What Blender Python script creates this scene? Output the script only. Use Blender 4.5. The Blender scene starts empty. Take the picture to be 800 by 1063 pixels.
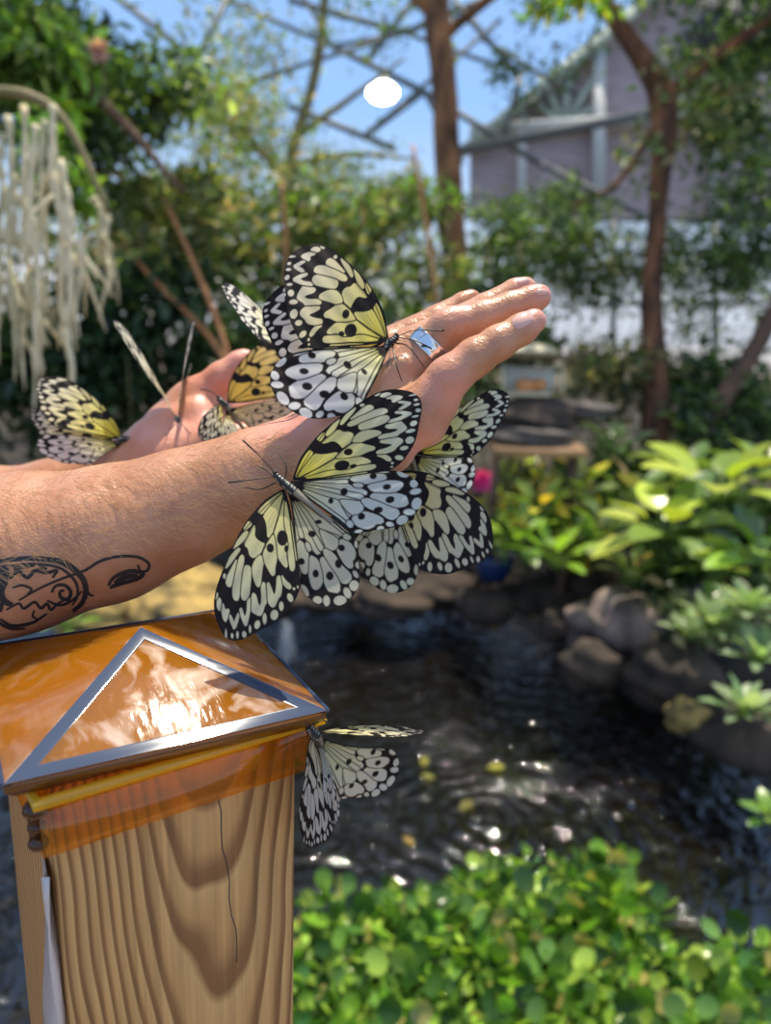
import bpy, math, random
import numpy as np
from mathutils import Vector
from mathutils.bvhtree import BVHTree

rng = np.random.default_rng(7)
random.seed(7)
SC = bpy.context.scene
COL = SC.collection
F = 850.0
H = 1.45
PITCH, ROLL = math.radians(15), math.radians(2)
cp, sp = math.cos(PITCH), math.sin(PITCH)
cr, sr = math.cos(ROLL), math.sin(ROLL)
CAM = np.array([0.0, 0.0, H])

def at(px, py, d):
    """world point seen at photo pixel px,py at distance d along the view axis"""
    x = (px - 400) / F; y = -(py - 531.5) / F
    x, y = cr * x - sr * y, sr * x + cr * y
    return CAM + d * np.array([x, cp + y * sp, -sp + y * cp])

def on_z(px, py, z=0.0):
    r = at(px, py, 1.0) - CAM
    return CAM + r * ((z - H) / r[2])

# ------------------------------------------------------------------ materials
def mat(name):
    m = bpy.data.materials.new(name); m.use_nodes = True
    nt = m.node_tree; nt.nodes.clear()
    return m, nt
def nd(nt, t, **kw):
    n = nt.nodes.new(t)
    for k, v in kw.items():
        if k.startswith('_'): setattr(n, k[1:], v)
        else: n.inputs[k.replace('__', ' ')].default_value = v
    return n
def L(nt, a, ao, b, bi): nt.links.new(a.outputs[ao], b.inputs[bi])
def C4(c): return (c[0], c[1], c[2], 1)
def coords(nt, scale=(1, 1, 1)):
    tc = nd(nt, 'ShaderNodeTexCoord'); mp = nd(nt, 'ShaderNodeMapping')
    mp.inputs['Scale'].default_value = scale
    L(nt, tc, 'Object', mp, 'Vector'); return mp
def ramp(nt, stops):
    r = nd(nt, 'ShaderNodeValToRGB'); e = r.color_ramp.elements
    while len(e) > 1: e.remove(e[-1])
    e[0].position = stops[0][0]; e[0].color = C4(stops[0][1])
    for p, c in stops[1:]:
        k = e.new(p); k.color = C4(c)
    return r
def out(nt, sh, o=0):
    q = nd(nt, 'ShaderNodeOutputMaterial'); nt.links.new(sh.outputs[o], q.inputs['Surface'])

def simple(name, c, rough=.5, metal=0., c2=None, scale=20, bump=0., spec=.5, trans=0., stretch=(1, 1, 1)):
    m, nt = mat(name)
    b = nd(nt, 'ShaderNodeBsdfPrincipled', Roughness=rough, Metallic=metal)
    b.inputs['Specular IOR Level'].default_value = spec
    b.inputs['Transmission Weight'].default_value = trans
    b.inputs['Base Color'].default_value = C4(c)
    if c2 is not None or bump:
        mp = coords(nt, stretch)
        n = nd(nt, 'ShaderNodeTexNoise', Scale=scale, Detail=6.0); L(nt, mp, 0, n, 'Vector')
        if c2 is not None:
            r = ramp(nt, [(.35, c), (.65, c2)]); L(nt, n, 'Fac', r, 'Fac'); L(nt, r, 'Color', b, 'Base Color')
        if bump:
            bp = nd(nt, 'ShaderNodeBump', Strength=bump, Distance=.01); L(nt, n, 'Fac', bp, 'Height'); L(nt, bp, 'Normal', b, 'Normal')
    out(nt, b); return m

def attr_mat(name, rough=.5, transl=.35, tint=(1, 1, 1), spec=.4, boost=1.0):
    """base colour from the mesh's own colour attribute (leaf to leaf variety, wing pattern)"""
    m, nt = mat(name)
    a = nd(nt, 'ShaderNodeAttribute', _attribute_name='Col')
    b = nd(nt, 'ShaderNodeBsdfPrincipled', Roughness=rough)
    b.inputs['Specular IOR Level'].default_value = spec
    L(nt, a, 'Color', b, 'Base Color')
    if transl > 0:
        t = nd(nt, 'ShaderNodeBsdfTranslucent')
        mx = nd(nt, 'ShaderNodeMix', _data_type='RGBA', _blend_type='MULTIPLY'); mx.inputs[0].default_value = 1
        L(nt, a, 'Color', mx, 6); mx.inputs[7].default_value = C4([k * boost for k in tint])
        nt.links.new(mx.outputs[2], t.inputs['Color'])
        s = nd(nt, 'ShaderNodeMixShader', Fac=transl); L(nt, b, 0, s, 1); L(nt, t, 0, s, 2)
        out(nt, s)
    else: out(nt, b)
    return m

M = {}
M['leaf'] = attr_mat('leaf', .36, .48, (1.1, 1.15, .5), .5, 1.2)
M['glossleaf'] = attr_mat('gloss_leaf', .28, .3, (1.1, 1.2, .4), .5, 1.2)
M['wing'] = attr_mat('wing_scales', .55, .45, (1, 1, 1), .25, 1.0)
M['bodycol'] = attr_mat('insect_body', .4, 0)
M['rootcol'] = attr_mat('aerial_root', .8, 0.1)
M['blackleg'] = simple('insect_black', (.012, .01, .01), .4)
M['bark'] = simple('bark', (.07, .035, .02), .85, c2=(.5, .22, .09), scale=11, bump=.6, stretch=(1, 1, .25))
M['redbark'] = simple('red_bark', (.05, .025, .015), .85, c2=(.30, .12, .05), scale=11, bump=.6, stretch=(1, 1, .3))
M['darkbark'] = simple('dark_bark', (.09, .055, .035), .85, c2=(.22, .12, .07), scale=9, bump=.6, stretch=(1, 1, .3))
M['stem'] = simple('stem', (.16, .15, .05), .7, c2=(.3, .22, .1), scale=15)
M['orange_stem'] = simple('orange_stem', (.5, .2, .07), .7, c2=(.62, .3, .12), scale=15)
M['brown_rock'] = simple('brown_rock', (.05, .035, .03), .7, c2=(.3, .215, .18), scale=9, bump=.9)
M['rock'] = simple('rock', (.013, .010, .008), .9, c2=(.085, .058, .04), scale=7, bump=.8)
M['moss_rock'] = simple('moss_rock', (.07, .055, .025), .9, c2=(.46, .31, .09), scale=14, bump=.9)
M['soil'] = simple('soil', (.02, .016, .01), .95, c2=(.06, .045, .028), scale=6, bump=.8)
M['steel'] = simple('painted_steel', (.13, .14, .13), .5)
M['white_paint'] = simple('white_paint', (.62, .62, .56), .6)
M['green_paint'] = simple('pale_green_paint', (.48, .53, .4), .6)
M['siding'] = simple('purple_grey_siding', (.40, .31, .30), .8, c2=(.5, .40, .38), scale=3, stretch=(1, 1, 6))
M['roof_dark'] = simple('dark_roof', (.05, .05, .055), .6)
M['cream'] = simple('cream_wood', (.7, .62, .42), .6, c2=(.55, .46, .3), scale=12)
M['plank'] = simple('plank_wood', (.4, .22, .1), .7, c2=(.5, .3, .15), scale=12, stretch=(1, 6, 6))
M['deck'] = simple('deck_wood', (.42, .27, .16), .8, c2=(.52, .36, .22), scale=8, stretch=(1, 8, 8))
M['shirt'] = simple('shirt_cloth', (.1, .12, .16), .9)
M['trouser'] = simple('trouser_cloth', (.05, .055, .07), .9)
M['hair'] = simple('hair', (.12, .07, .04), .6)
M['blue_pot'] = simple('blue_glaze', (.01, .03, .10), .25)
M['paper'] = simple('white_plastic', (.75, .73, .7), .45, c2=(.5, .42, .4), scale=30, stretch=(1, 1, .2))
M['ink'] = simple('tattoo_ink', (.018, .02, .026), .45)
M['nail'] = simple('nail', (.72, .42, .35), .22)
M['armhair'] = simple('arm_hair', (.75, .5, .25), .4)
M['silver'] = simple('silver', (.75, .75, .74), .16, metal=1)
M['smoke'] = simple('grey_stone_slab', (.04, .035, .03), .8, c2=(.12, .10, .085), scale=6)

# skin
m, nt = mat('skin')
b = nd(nt, 'ShaderNodeBsdfPrincipled', Roughness=.36)
b.inputs['Specular IOR Level'].default_value = .5
b.inputs['Subsurface Weight'].default_value = .25
b.inputs['Subsurface Radius'].default_value = (1, .35, .2); b.inputs['Subsurface Scale'].default_value = .004
mp = coords(nt); n = nd(nt, 'ShaderNodeTexNoise', Scale=55., Detail=5.); L(nt, mp, 0, n, 'Vector')
r = ramp(nt, [(.3, (.45, .20, .10)), (.7, (.60, .31, .185))]); L(nt, n, 'Fac', r, 'Fac')
a = nd(nt, 'ShaderNodeAttribute', _attribute_name='flush')
mx = nd(nt, 'ShaderNodeMix', _data_type='RGBA'); L(nt, a, 'Fac', mx, 0); L(nt, r, 'Color', mx, 6); mx.inputs[7].default_value = (.80, .34, .27, 1)
nt.links.new(mx.outputs[2], b.inputs['Base Color'])
v = nd(nt, 'ShaderNodeTexVoronoi', Scale=900.); L(nt, mp, 0, v, 'Vector')
n2 = nd(nt, 'ShaderNodeTexNoise', Scale=260., Detail=4.); L(nt, mp, 0, n2, 'Vector')
bp = nd(nt, 'ShaderNodeBump', Strength=.25, Distance=.0006); L(nt, v, 'Distance', bp, 'Height')
bp2 = nd(nt, 'ShaderNodeBump', Strength=.5, Distance=.001); L(nt, n2, 'Fac', bp2, 'Height'); L(nt, bp, 'Normal', bp2, 'Normal'); L(nt, bp2, 'Normal', b, 'Normal')
out(nt, b); M['skin'] = m

# pine post wood: growth rings stretched along the grain
m, nt = mat('pine')
b = nd(nt, 'ShaderNodeBsdfPrincipled', Roughness=.62)
tc = nd(nt, 'ShaderNodeTexCoord')
mpn = nd(nt, 'ShaderNodeMapping'); mpn.inputs['Scale'].default_value = (16, 16, 5.5); L(nt, tc, 'Object', mpn, 'Vector')
nz = nd(nt, 'ShaderNodeTexNoise', Scale=1., Detail=2.); L(nt, mpn, 0, nz, 'Vector')
sx = nd(nt, 'ShaderNodeSeparateXYZ'); L(nt, tc, 'Object', sx, 0)
def math_(nt, op, a, b_=None, va=None, vb=None):
    q = nd(nt, 'ShaderNodeMath', _operation=op)
    if a is not None: nt.links.new(a, q.inputs[0])
    if va is not None: q.inputs[0].default_value = va
    if b_ is not None: nt.links.new(b_, q.inputs[1])
    if vb is not None: q.inputs[1].default_value = vb
    return q.outputs[0]
# cathedral grain: distance from an axis tilted through the board
zx = math_(nt, 'MULTIPLY', sx.outputs['Z'], vb=.075)
dx = math_(nt, 'ADD', sx.outputs['X'], vb=-.012)
dx2 = math_(nt, 'MULTIPLY', dx, dx)
zz = math_(nt, 'SUBTRACT', None, zx, va=.047)
zz2 = math_(nt, 'MULTIPLY', zz, zz)
rr = math_(nt, 'SQRT', math_(nt, 'ADD', dx2, zz2))
yy = math_(nt, 'MULTIPLY', sx.outputs['Y'], vb=.6)
rr = math_(nt, 'ADD', rr, yy)
rr = math_(nt, 'ADD', rr, math_(nt, 'MULTIPLY', nz.outputs['Fac'], vb=.014))
fr = math_(nt, 'FRACT', math_(nt, 'MULTIPLY', rr, vb=300.))
rm = ramp(nt, [(0., (.70, .40, .145)), (.4, (.62, .33, .11)), (.66, (.31, .14, .045)), (.85, (.27, .12, .035)), (.97, (.70, .40, .145))]); nt.links.new(fr, rm.inputs['Fac'])
mp2 = nd(nt, 'ShaderNodeMapping'); mp2.inputs['Scale'].default_value = (500, 500, 10); L(nt, tc, 'Object', mp2, 'Vector')
n3 = nd(nt, 'ShaderNodeTexNoise', Scale=1., Detail=4.); L(nt, mp2, 0, n3, 'Vector')
r3 = ramp(nt, [(.3, (.72, .72, .72)), (.7, (1.05, 1.05, 1.05))]); L(nt, n3, 'Fac', r3, 'Fac')
mx = nd(nt, 'ShaderNodeMix', _data_type='RGBA', _blend_type='MULTIPLY'); mx.inputs[0].default_value = 1
L(nt, rm, 'Color', mx, 6); L(nt, r3, 'Color', mx, 7); nt.links.new(mx.outputs[2], b.inputs['Base Color'])
bp = nd(nt, 'ShaderNodeBump', Strength=.35, Distance=.001); L(nt, n3, 'Fac', bp, 'Height'); L(nt, bp, 'Normal', b, 'Normal')
out(nt, b); M['pine'] = m

# amber plastic
def amber(name, c, rough, transl, haze=0.):
    m, nt = mat(name)
    b = nd(nt, 'ShaderNodeBsdfPrincipled', Roughness=rough, IOR=1.49)
    b.inputs['Base Color'].default_value = C4(c); b.inputs['Transmission Weight'].default_value = 1.
    mp = coords(nt); n = nd(nt, 'ShaderNodeTexNoise', Scale=60., Detail=5.); L(nt, mp, 0, n, 'Vector')
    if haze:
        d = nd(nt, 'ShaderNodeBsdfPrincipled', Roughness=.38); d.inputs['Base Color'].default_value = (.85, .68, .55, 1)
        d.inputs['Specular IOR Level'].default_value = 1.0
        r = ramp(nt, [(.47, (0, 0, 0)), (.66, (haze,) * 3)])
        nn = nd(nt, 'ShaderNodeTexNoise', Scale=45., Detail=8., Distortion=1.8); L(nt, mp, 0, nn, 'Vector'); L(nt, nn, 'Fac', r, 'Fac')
    t = nd(nt, 'ShaderNodeBsdfTranslucent', Color=C4(c))
    df = nd(nt, 'ShaderNodeBsdfDiffuse', Color=C4([k * .8 for k in c]))
    s0 = nd(nt, 'ShaderNodeMixShader', Fac=.4); L(nt, t, 0, s0, 1); L(nt, df, 0, s0, 2)
    s = nd(nt, 'ShaderNodeMixShader', Fac=transl); L(nt, b, 0, s, 1); L(nt, s0, 0, s, 2)
    bp = nd(nt, 'ShaderNodeBump', Strength=.3, Distance=.0012); L(nt, n, 'Fac', bp, 'Height'); L(nt, bp, 'Normal', b, 'Normal')
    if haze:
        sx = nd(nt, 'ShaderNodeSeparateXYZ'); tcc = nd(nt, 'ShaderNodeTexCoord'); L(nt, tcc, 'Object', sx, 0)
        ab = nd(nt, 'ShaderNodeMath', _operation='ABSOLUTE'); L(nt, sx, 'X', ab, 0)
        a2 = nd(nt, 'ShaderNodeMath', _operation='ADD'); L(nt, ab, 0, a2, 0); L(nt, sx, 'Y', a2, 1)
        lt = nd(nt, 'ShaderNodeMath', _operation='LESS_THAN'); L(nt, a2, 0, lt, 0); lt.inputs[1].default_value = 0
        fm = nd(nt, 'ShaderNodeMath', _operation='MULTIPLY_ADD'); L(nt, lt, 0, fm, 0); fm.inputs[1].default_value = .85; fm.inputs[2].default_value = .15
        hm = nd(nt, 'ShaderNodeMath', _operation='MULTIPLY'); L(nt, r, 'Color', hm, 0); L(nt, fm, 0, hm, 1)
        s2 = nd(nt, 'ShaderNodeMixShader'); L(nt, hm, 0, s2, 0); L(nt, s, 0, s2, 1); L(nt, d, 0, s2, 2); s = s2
    g = nd(nt, 'ShaderNodeBsdfGlossy', Roughness=.17)
    ms = coords(nt, (1, .08, 1)); ns_ = nd(nt, 'ShaderNodeTexNoise', Scale=150., Detail=3.); L(nt, ms, 0, ns_, 'Vector')
    bs = nd(nt, 'ShaderNodeBump', Strength=.8, Distance=.0015); L(nt, ns_, 'Fac', bs, 'Height'); L(nt, bs, 'Normal', g, 'Normal')
    s3 = nd(nt, 'ShaderNodeMixShader', Fac=.07); L(nt, s, 0, s3, 1); L(nt, g, 0, s3, 2); s = s3
    out(nt, s); return m
M['amber'] = amber('amber_plastic', (1., .45, .03), .08, .3)
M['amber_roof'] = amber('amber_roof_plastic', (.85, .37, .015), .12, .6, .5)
def clear_amber(name, c, mixd, df=(.85, .42, .03)):
    m, nt = mat(name)
    t = nd(nt, 'ShaderNodeBsdfTransparent', Color=C4(c)); d = nd(nt, 'ShaderNodeBsdfTranslucent', Color=(1, .52, .04, 1)); f = nd(nt, 'ShaderNodeBsdfDiffuse', Color=C4(df))
    s0 = nd(nt, 'ShaderNodeMixShader', Fac=.5); L(nt, d, 0, s0, 1); L(nt, f, 0, s0, 2)
    s1 = nd(nt, 'ShaderNodeMixShader', Fac=mixd); L(nt, t, 0, s1, 1); L(nt, s0, 0, s1, 2)
    g = nd(nt, 'ShaderNodeBsdfGlossy', Roughness=.08); s2 = nd(nt, 'ShaderNodeMixShader', Fac=.05); L(nt, s1, 0, s2, 1); L(nt, g, 0, s2, 2)
    out(nt, s2); return m
M['amber_skirt'] = clear_amber('clear_amber_plastic', (1., .74, .30), .22)
M['amber_bead'] = clear_amber('amber_bead', (1., .85, .3), .75, (.95, .68, .04))
M['ridge'] = simple('sky_tinted_plastic', (.04, .06, .11), .07, metal=.0)  # sky reflection put into the blue-grey base colour of border and rims

# pond
m, nt = mat('pond_water')
b = nd(nt, 'ShaderNodeBsdfPrincipled', Roughness=.03, IOR=1.75)
b.inputs['Specular IOR Level'].default_value = .5
mp = coords(nt); n = nd(nt, 'ShaderNodeTexNoise', Scale=2.5, Detail=3.); L(nt, mp, 0, n, 'Vector')
r = ramp(nt, [(.35, (.002, .002, .0018)), (.7, (.008, .006, .0045))]); L(nt, n, 'Fac', r, 'Fac'); L(nt, r, 'Color', b, 'Base Color')
n1 = nd(nt, 'ShaderNodeTexNoise', Scale=14., Detail=4., Distortion=.8); L(nt, mp, 0, n1, 'Vector')
bp = nd(nt, 'ShaderNodeBump', Strength=.8, Distance=.02); L(nt, n1, 'Fac', bp, 'Height')
prev = bp
for (qx, qy, fr_, am) in ((530, 838, 110., .012), (335, 850, 120., .003)):
    c = on_z(qx, qy)
    mm = nd(nt, 'ShaderNodeMapping'); mm.inputs['Location'].default_value = (-c[0], -c[1], 0)
    tc = nd(nt, 'ShaderNodeTexCoord'); wn = nd(nt, 'ShaderNodeTexNoise', Scale=5., Detail=2.); L(nt, tc, 'Object', wn, 'Vector')
    sc_ = nd(nt, 'ShaderNodeVectorMath', _operation='SCALE'); sc_.inputs['Scale'].default_value = .16; L(nt, wn, 'Color', sc_, 0)
    ad = nd(nt, 'ShaderNodeVectorMath', _operation='ADD'); L(nt, tc, 'Object', ad, 0); L(nt, sc_, 0, ad, 1); L(nt, ad, 0, mm, 'Vector')
    ln = nd(nt, 'ShaderNodeVectorMath', _operation='LENGTH'); L(nt, mm, 0, ln, 0)
    sn = math_(nt, 'SINE', math_(nt, 'MULTIPLY', ln.outputs['Value'], vb=fr_))
    fall = math_(nt, 'DIVIDE', None, math_(nt, 'ADD', math_(nt, 'MULTIPLY', ln.outputs['Value'], vb=20.), vb=.2), va=1.)
    hgt = math_(nt, 'MULTIPLY', sn, fall)
    b2 = nd(nt, 'ShaderNodeBump', Strength=.9, Distance=am); nt.links.new(hgt, b2.inputs['Height']); L(nt, prev, 'Normal', b2, 'Normal'); prev = b2
L(nt, prev, 'Normal', b, 'Normal')
out(nt, b); M['water'] = m

# translucent panels of the glasshouse wall
m, nt = mat('frosted_panel')
t = nd(nt, 'ShaderNodeBsdfTranslucent', Color=(.9, .95, 1, 1)); d = nd(nt, 'ShaderNodeBsdfDiffuse', Color=(.8, .86, .95, 1))
s = nd(nt, 'ShaderNodeMixShader', Fac=.3); L(nt, t, 0, s, 1); L(nt, d, 0, s, 2)
tp = nd(nt, 'ShaderNodeBsdfTransparent', Color=(.95, .98, 1, 1)); s5 = nd(nt, 'ShaderNodeMixShader', Fac=.55); L(nt, s, 0, s5, 1); L(nt, tp, 0, s5, 2); out(nt, s5); M['panel'] = m
m, nt = mat('lamp_glow'); e = nd(nt, 'ShaderNodeEmission', Color=(1, .97, .85, 1), Strength=14.); out(nt, e); M['lamp'] = m
m, nt = mat('fountain_water'); b = nd(nt, 'ShaderNodeBsdfPrincipled', Roughness=.25, Alpha=.16); b.inputs['Base Color'].default_value = (.85, .88, .9, 1); out(nt, b); M['spray'] = m

# ------------------------------------------------------------------ mesh helpers
def mesh(name, V, faces_list, material, parent=None, smooth=True, cols=None, attr='Col', scal=None):
    """faces_list: list of int arrays (n,3) or (n,4); ONE mesh object"""
    V = np.asarray(V, np.float32)
    me = bpy.data.meshes.new(name)
    fl = [np.asarray(f, np.int32) for f in faces_list if len(f)]
    li = np.concatenate([f.ravel() for f in fl]); tot = np.concatenate([np.full(len(f), f.shape[1], np.int32) for f in fl])
    st = np.concatenate([[0], np.cumsum(tot)[:-1]]).astype(np.int32)
    me.vertices.add(len(V)); me.vertices.foreach_set('co', V.ravel())
    me.loops.add(len(li)); me.loops.foreach_set('vertex_index', li)
    me.polygons.add(len(tot)); me.polygons.foreach_set('loop_start', st); me.polygons.foreach_set('loop_total', tot)
    if smooth: me.polygons.foreach_set('use_smooth', np.ones(len(tot), bool))
    me.update(calc_edges=True)
    if cols is not None:
        ca = me.color_attributes.new(attr, 'FLOAT_COLOR', 'POINT')
        c = np.ones((len(V), 4), np.float32); c[:, :3] = cols; ca.data.foreach_set('color', c.ravel())
    if scal is not None:
        fa = me.attributes.new(scal[0], 'FLOAT', 'POINT'); fa.data.foreach_set('value', scal[1].astype(np.float32))
    me.materials.append(material)
    o = bpy.data.objects.new(name, me); COL.objects.link(o)
    if parent is not None: o.parent = parent; o.matrix_parent_inverse = parent.matrix_basis.inverted()
    return o
def tag(o, label, cat, group=None, kind=None):
    if label: o['label'] = label
    if cat: o['category'] = cat
    if group: o['group'] = group
    if kind: o['kind'] = kind
    return o
def empty(name, loc, label, cat, group=None):
    o = bpy.data.objects.new(name, None); COL.objects.link(o); o.location = tuple(float(k) for k in loc); o.empty_display_size = .02
    bpy.context.view_layer.update() if False else None
    o.matrix_basis  # noqa
    return tag(o, label, cat, group)

class MB:
    """collects shapes for ONE mesh"""
    def __init__(s): s.V = []; s.F3 = []; s.F4 = []; s.C = []; s.n = 0
    def add(s, V, f3=(), f4=(), col=None):
        V = np.asarray(V, float)
        if len(f3): s.F3.append(np.asarray(f3) + s.n)
        if len(f4): s.F4.append(np.asarray(f4) + s.n)
        s.V.append(V); s.n += len(V)
        if col is not None:
            c = np.asarray(col, float)
            s.C.append(np.tile(c, (len(V), 1)) if c.ndim == 1 else c)
    def box(s, c, size, R=None, col=None):
        g = np.array([[x, y, z] for x in (-.5, .5) for y in (-.5, .5) for z in (-.5, .5)]) * np.asarray(size)
        if R is not None: g = g @ np.asarray(R).T
        s.add(g + np.asarray(c), f4=[[0, 1, 3, 2], [4, 6, 7, 5], [0, 4, 5, 1], [2, 3, 7, 6], [0, 2, 6, 4], [1, 5, 7, 3]], col=col)
    def bar(s, a, b, w, h=None, up=(0, 0, 1)):
        a = np.asarray(a, float); b = np.asarray(b, float); h = h or w
        x = b - a; ln = np.linalg.norm(x); x = x / ln
        y = np.cross(np.asarray(up, float), x)
        if np.linalg.norm(y) < 1e-3: y = np.cross((0, 1, 0), x)
        y /= np.linalg.norm(y); z = np.cross(x, y)
        s.box((a + b) / 2, (ln, w, h), np.stack([x, y, z], 1))
    def tube(s, pts, rad, seg=8, col=None, cap=True):
        P = np.asarray(pts, float); n = len(P)
        R = np.full(n, rad) if np.isscalar(rad) else np.asarray(rad, float)
        T = np.gradient(P, axis=0); T /= np.linalg.norm(T, axis=1)[:, None] + 1e-12
        up = np.array([0, 0, 1.]) if abs(T[0][2]) < .9 else np.array([0, 1., 0])
        a = np.linspace(0, 2 * np.pi, seg, endpoint=False); V = []
        for i in range(n):
            x = np.cross(up, T[i]); x /= np.linalg.norm(x); y = np.cross(T[i], x); up = y if False else up
            V.append(P[i] + R[i] * (np.cos(a)[:, None] * x + np.sin(a)[:, None] * y))
        V = np.concatenate(V); q = []
        for i in range(n - 1):
            for j in range(seg):
                k = (j + 1) % seg; q.append([i * seg + j, i * seg + k, (i + 1) * seg + k, (i + 1) * seg + j])
        f3 = []
        if cap:
            V = np.concatenate([V, P[:1], P[-1:]]); 
            for j in range(seg):
                k = (j + 1) % seg; f3 += [[n * seg, k, j], [n * seg + 1, (n - 1) * seg + j, (n - 1) * seg + k]]
        c = None
        if col is not None:
            c = np.asarray(col, float)
            if c.ndim == 2:
                c = np.repeat(c, seg, 0)
                if cap: c = np.concatenate([c, c[:1], c[-1:]])
        s.add(V, f3, q, c)
    def ball(s, c, r, R=None, nu=16, nv=10, col=None):
        u = np.linspace(0, 2 * np.pi, nu, endpoint=False); v = np.linspace(0, np.pi, nv + 1)
        g = np.array([[math.sin(b) * math.cos(a), math.sin(b) * math.sin(a), math.cos(b)] for b in v for a in u]) * np.asarray(r)
        if R is not None: g = g @ np.asarray(R).T
        q = [[i * nu + j, (i + 1) * nu + j, (i + 1) * nu + (j + 1) % nu, i * nu + (j + 1) % nu] for i in range(nv) for j in range(nu)]
        s.add(g + np.asarray(c), f4=q, col=col)
    def build(s, name, material, parent=None, smooth=True):
        V = np.concatenate(s.V); fl = []
        if s.F3: fl.append(np.concatenate(s.F3))
        if s.F4: fl.append(np.concatenate(s.F4))
        return mesh(name, V, fl, material, parent, smooth, cols=np.concatenate(s.C) if s.C else None)

def curve_pts(pts, n):
    """smooth Catmull-Rom through points"""
    P = np.asarray(pts, float)
    if len(P) < 3: t = np.linspace(0, 1, n)[:, None]; return P[0] * (1 - t) + P[-1] * t
    Q = np.concatenate([[2 * P[0] - P[1]], P, [2 * P[-1] - P[-2]]]); o = []
    for t in np.linspace(0, len(P) - 1 - 1e-6, n):
        i = int(t); f = t - i; a, b, c, d = Q[i:i + 4]
        o.append(.5 * ((2 * b) + (c - a) * f + (2 * a - 5 * b + 4 * c - d) * f * f + (3 * b - a - 3 * c + d) * f ** 3))
    return np.array(o)

# ------------------------------------------------------------------ butterflies
def P_(s): return np.array([[float(k) for k in p.split(',')] for p in s.split()])
def chaikin(P, n=2):
    for _ in range(n):
        Q = np.roll(P, -1, 0); P = np.stack([.75 * P + .25 * Q, .25 * P + .75 * Q], 1).reshape(-1, 2)
    return P
def inside(P, X, Y):
    r = np.zeros(X.shape, bool); x1, y1 = P[:, 0], P[:, 1]; x2, y2 = np.roll(x1, -1), np.roll(y1, -1)
    for a, b, c, d in zip(x1, y1, x2, y2):
        if b == d: continue
        r ^= ((b > Y) != (d > Y)) & (X < (c - a) * (Y - b) / (d - b) + a)
    return r
def seg_dist(P, X, Y, closed=False):
    D = np.full(X.shape, 1e9); N = np.zeros(X.shape + (2,))
    Q = np.roll(P, -1, 0) if closed else P[1:]
    for (a, b), (c, d) in zip(P if closed else P[:-1], Q):
        l = (c - a) ** 2 + (d - b) ** 2 + 1e-9; t = np.clip(((X - a) * (c - a) + (Y - b) * (d - b)) / l, 0, 1)
        nx = a + t * (c - a); ny = b + t * (d - b); q = np.hypot(X - nx, Y - ny); k = q < D
        D[k] = q[k]; N[k] = np.stack([nx, ny], -1)[k]
    return D, N

FW = dict(grow=4.5, vein=3.6,
 outline=P_('490,55 440,90 370,140 310,210 250,290 200,380 150,490 100,610 62,710 45,790 50,870 75,940 110,1000 160,1028 210,1022 260,1005 330,965 400,930 470,885 530,820 575,765 600,710 610,670 604,600 592,500 577,400 562,300 545,200 522,110 502,60'),
 keys=P_('490,60 90,975 603,695'),
 pale=[P_(s) for s in (
 '485,80 400,142 328,218 345,238 372,212 432,142 474,96',
 '492,92 440,132 362,242 374,292 383,330 390,372 402,385 428,338 452,258 488,125',
 '318,308 298,322 262,398 240,440 270,462 276,502 302,522 350,482 380,432 330,412 305,388 310,350',
 '266,290 288,306 250,342 238,348 246,318', '250,352 264,360 236,412 200,446 178,462 168,466 204,408',
 '200,466 214,470 180,520 150,562 120,596 124,572 158,512', '196,528 182,600 166,682 150,708 126,690 130,650 166,582',
 '228,502 240,530 226,600 216,700 206,780 186,786 170,762 172,700 190,590 208,530',
 '244,576 270,570 284,590 282,680 270,760 246,784 226,770 224,700 234,620',
 '300,560 330,510 354,500 366,540 356,590 350,640 346,690 326,696 306,650 295,600',
 '430,362 446,400 450,460 452,520 440,570 440,616 424,626 404,592 372,540 364,500 386,440 410,395',
 '498,130 490,165 456,268 438,330 440,380 455,440 462,510 508,570 524,560 508,480 530,440 520,380 500,330 494,240',
 '508,130 524,200 536,290 554,400 565,500 570,570 556,592 542,580 528,480 532,440 522,370 500,300 502,200',
 '543,240 562,330 578,420 590,520 582,520 566,430 550,335',
 '60,748 70,745 67,778 56,780','75,775 88,780 96,812 86,852 72,836 68,800','104,798 118,850 138,838 146,850 126,916 110,900 98,850',
 '150,868 170,905 178,925 195,880 208,858 206,890 180,962 164,930 152,900','215,838 226,830 236,870 250,885 264,850 264,785 280,765 286,800 272,880 255,942 235,905 220,870',
 '298,735 318,750 330,800 345,822 360,780 354,690 370,665 383,700 386,790 372,806 360,850 345,872 300,852 290,840 290,780',
 '398,664 415,700 430,742 446,742 455,690 455,632 476,624 486,680 480,740 460,762 440,810 420,816 396,782 388,700',
 '484,618 505,650 546,680 540,702 514,692 495,668','110,628 120,632 116,655 106,648')],
 spots=[(126,992,7,32,0),(165,996,9,15,0),(200,990,8,21,0),(243,985,14,19,0),(280,952,8,23,0),(327,925,18,26,.3),(375,888,13,33,0),(437,862,24,31,.3),(482,808,15,28,0),(540,755,18,27,-.4),(565,700,9,9,0),(590,688,6,9,0)],
 dots=[(410,453,24,29,0),(490,385,36,50,0),(515,452,13,24,0)],
 blobs=[P_('272,240 330,222 372,262 388,330 388,415 360,425 305,388 312,330 296,290')],
 lines=[(P_('488,95 440,200 395,285'),3,.45),(P_('486,100 420,200 372,260'),2.5,.45),(P_('490,100 450,230 412,320'),2.5,.45),(P_('495,90 462,250 432,350 372,440 350,500'),8,1),(P_('503,80 540,250 575,520'),6,1),
        (P_('490,75 400,160 330,235 240,345'),6,1),(P_('300,320 262,398 236,450'),3,.8),(P_('415,400 470,470 520,560'),0.1,0)])
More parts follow.
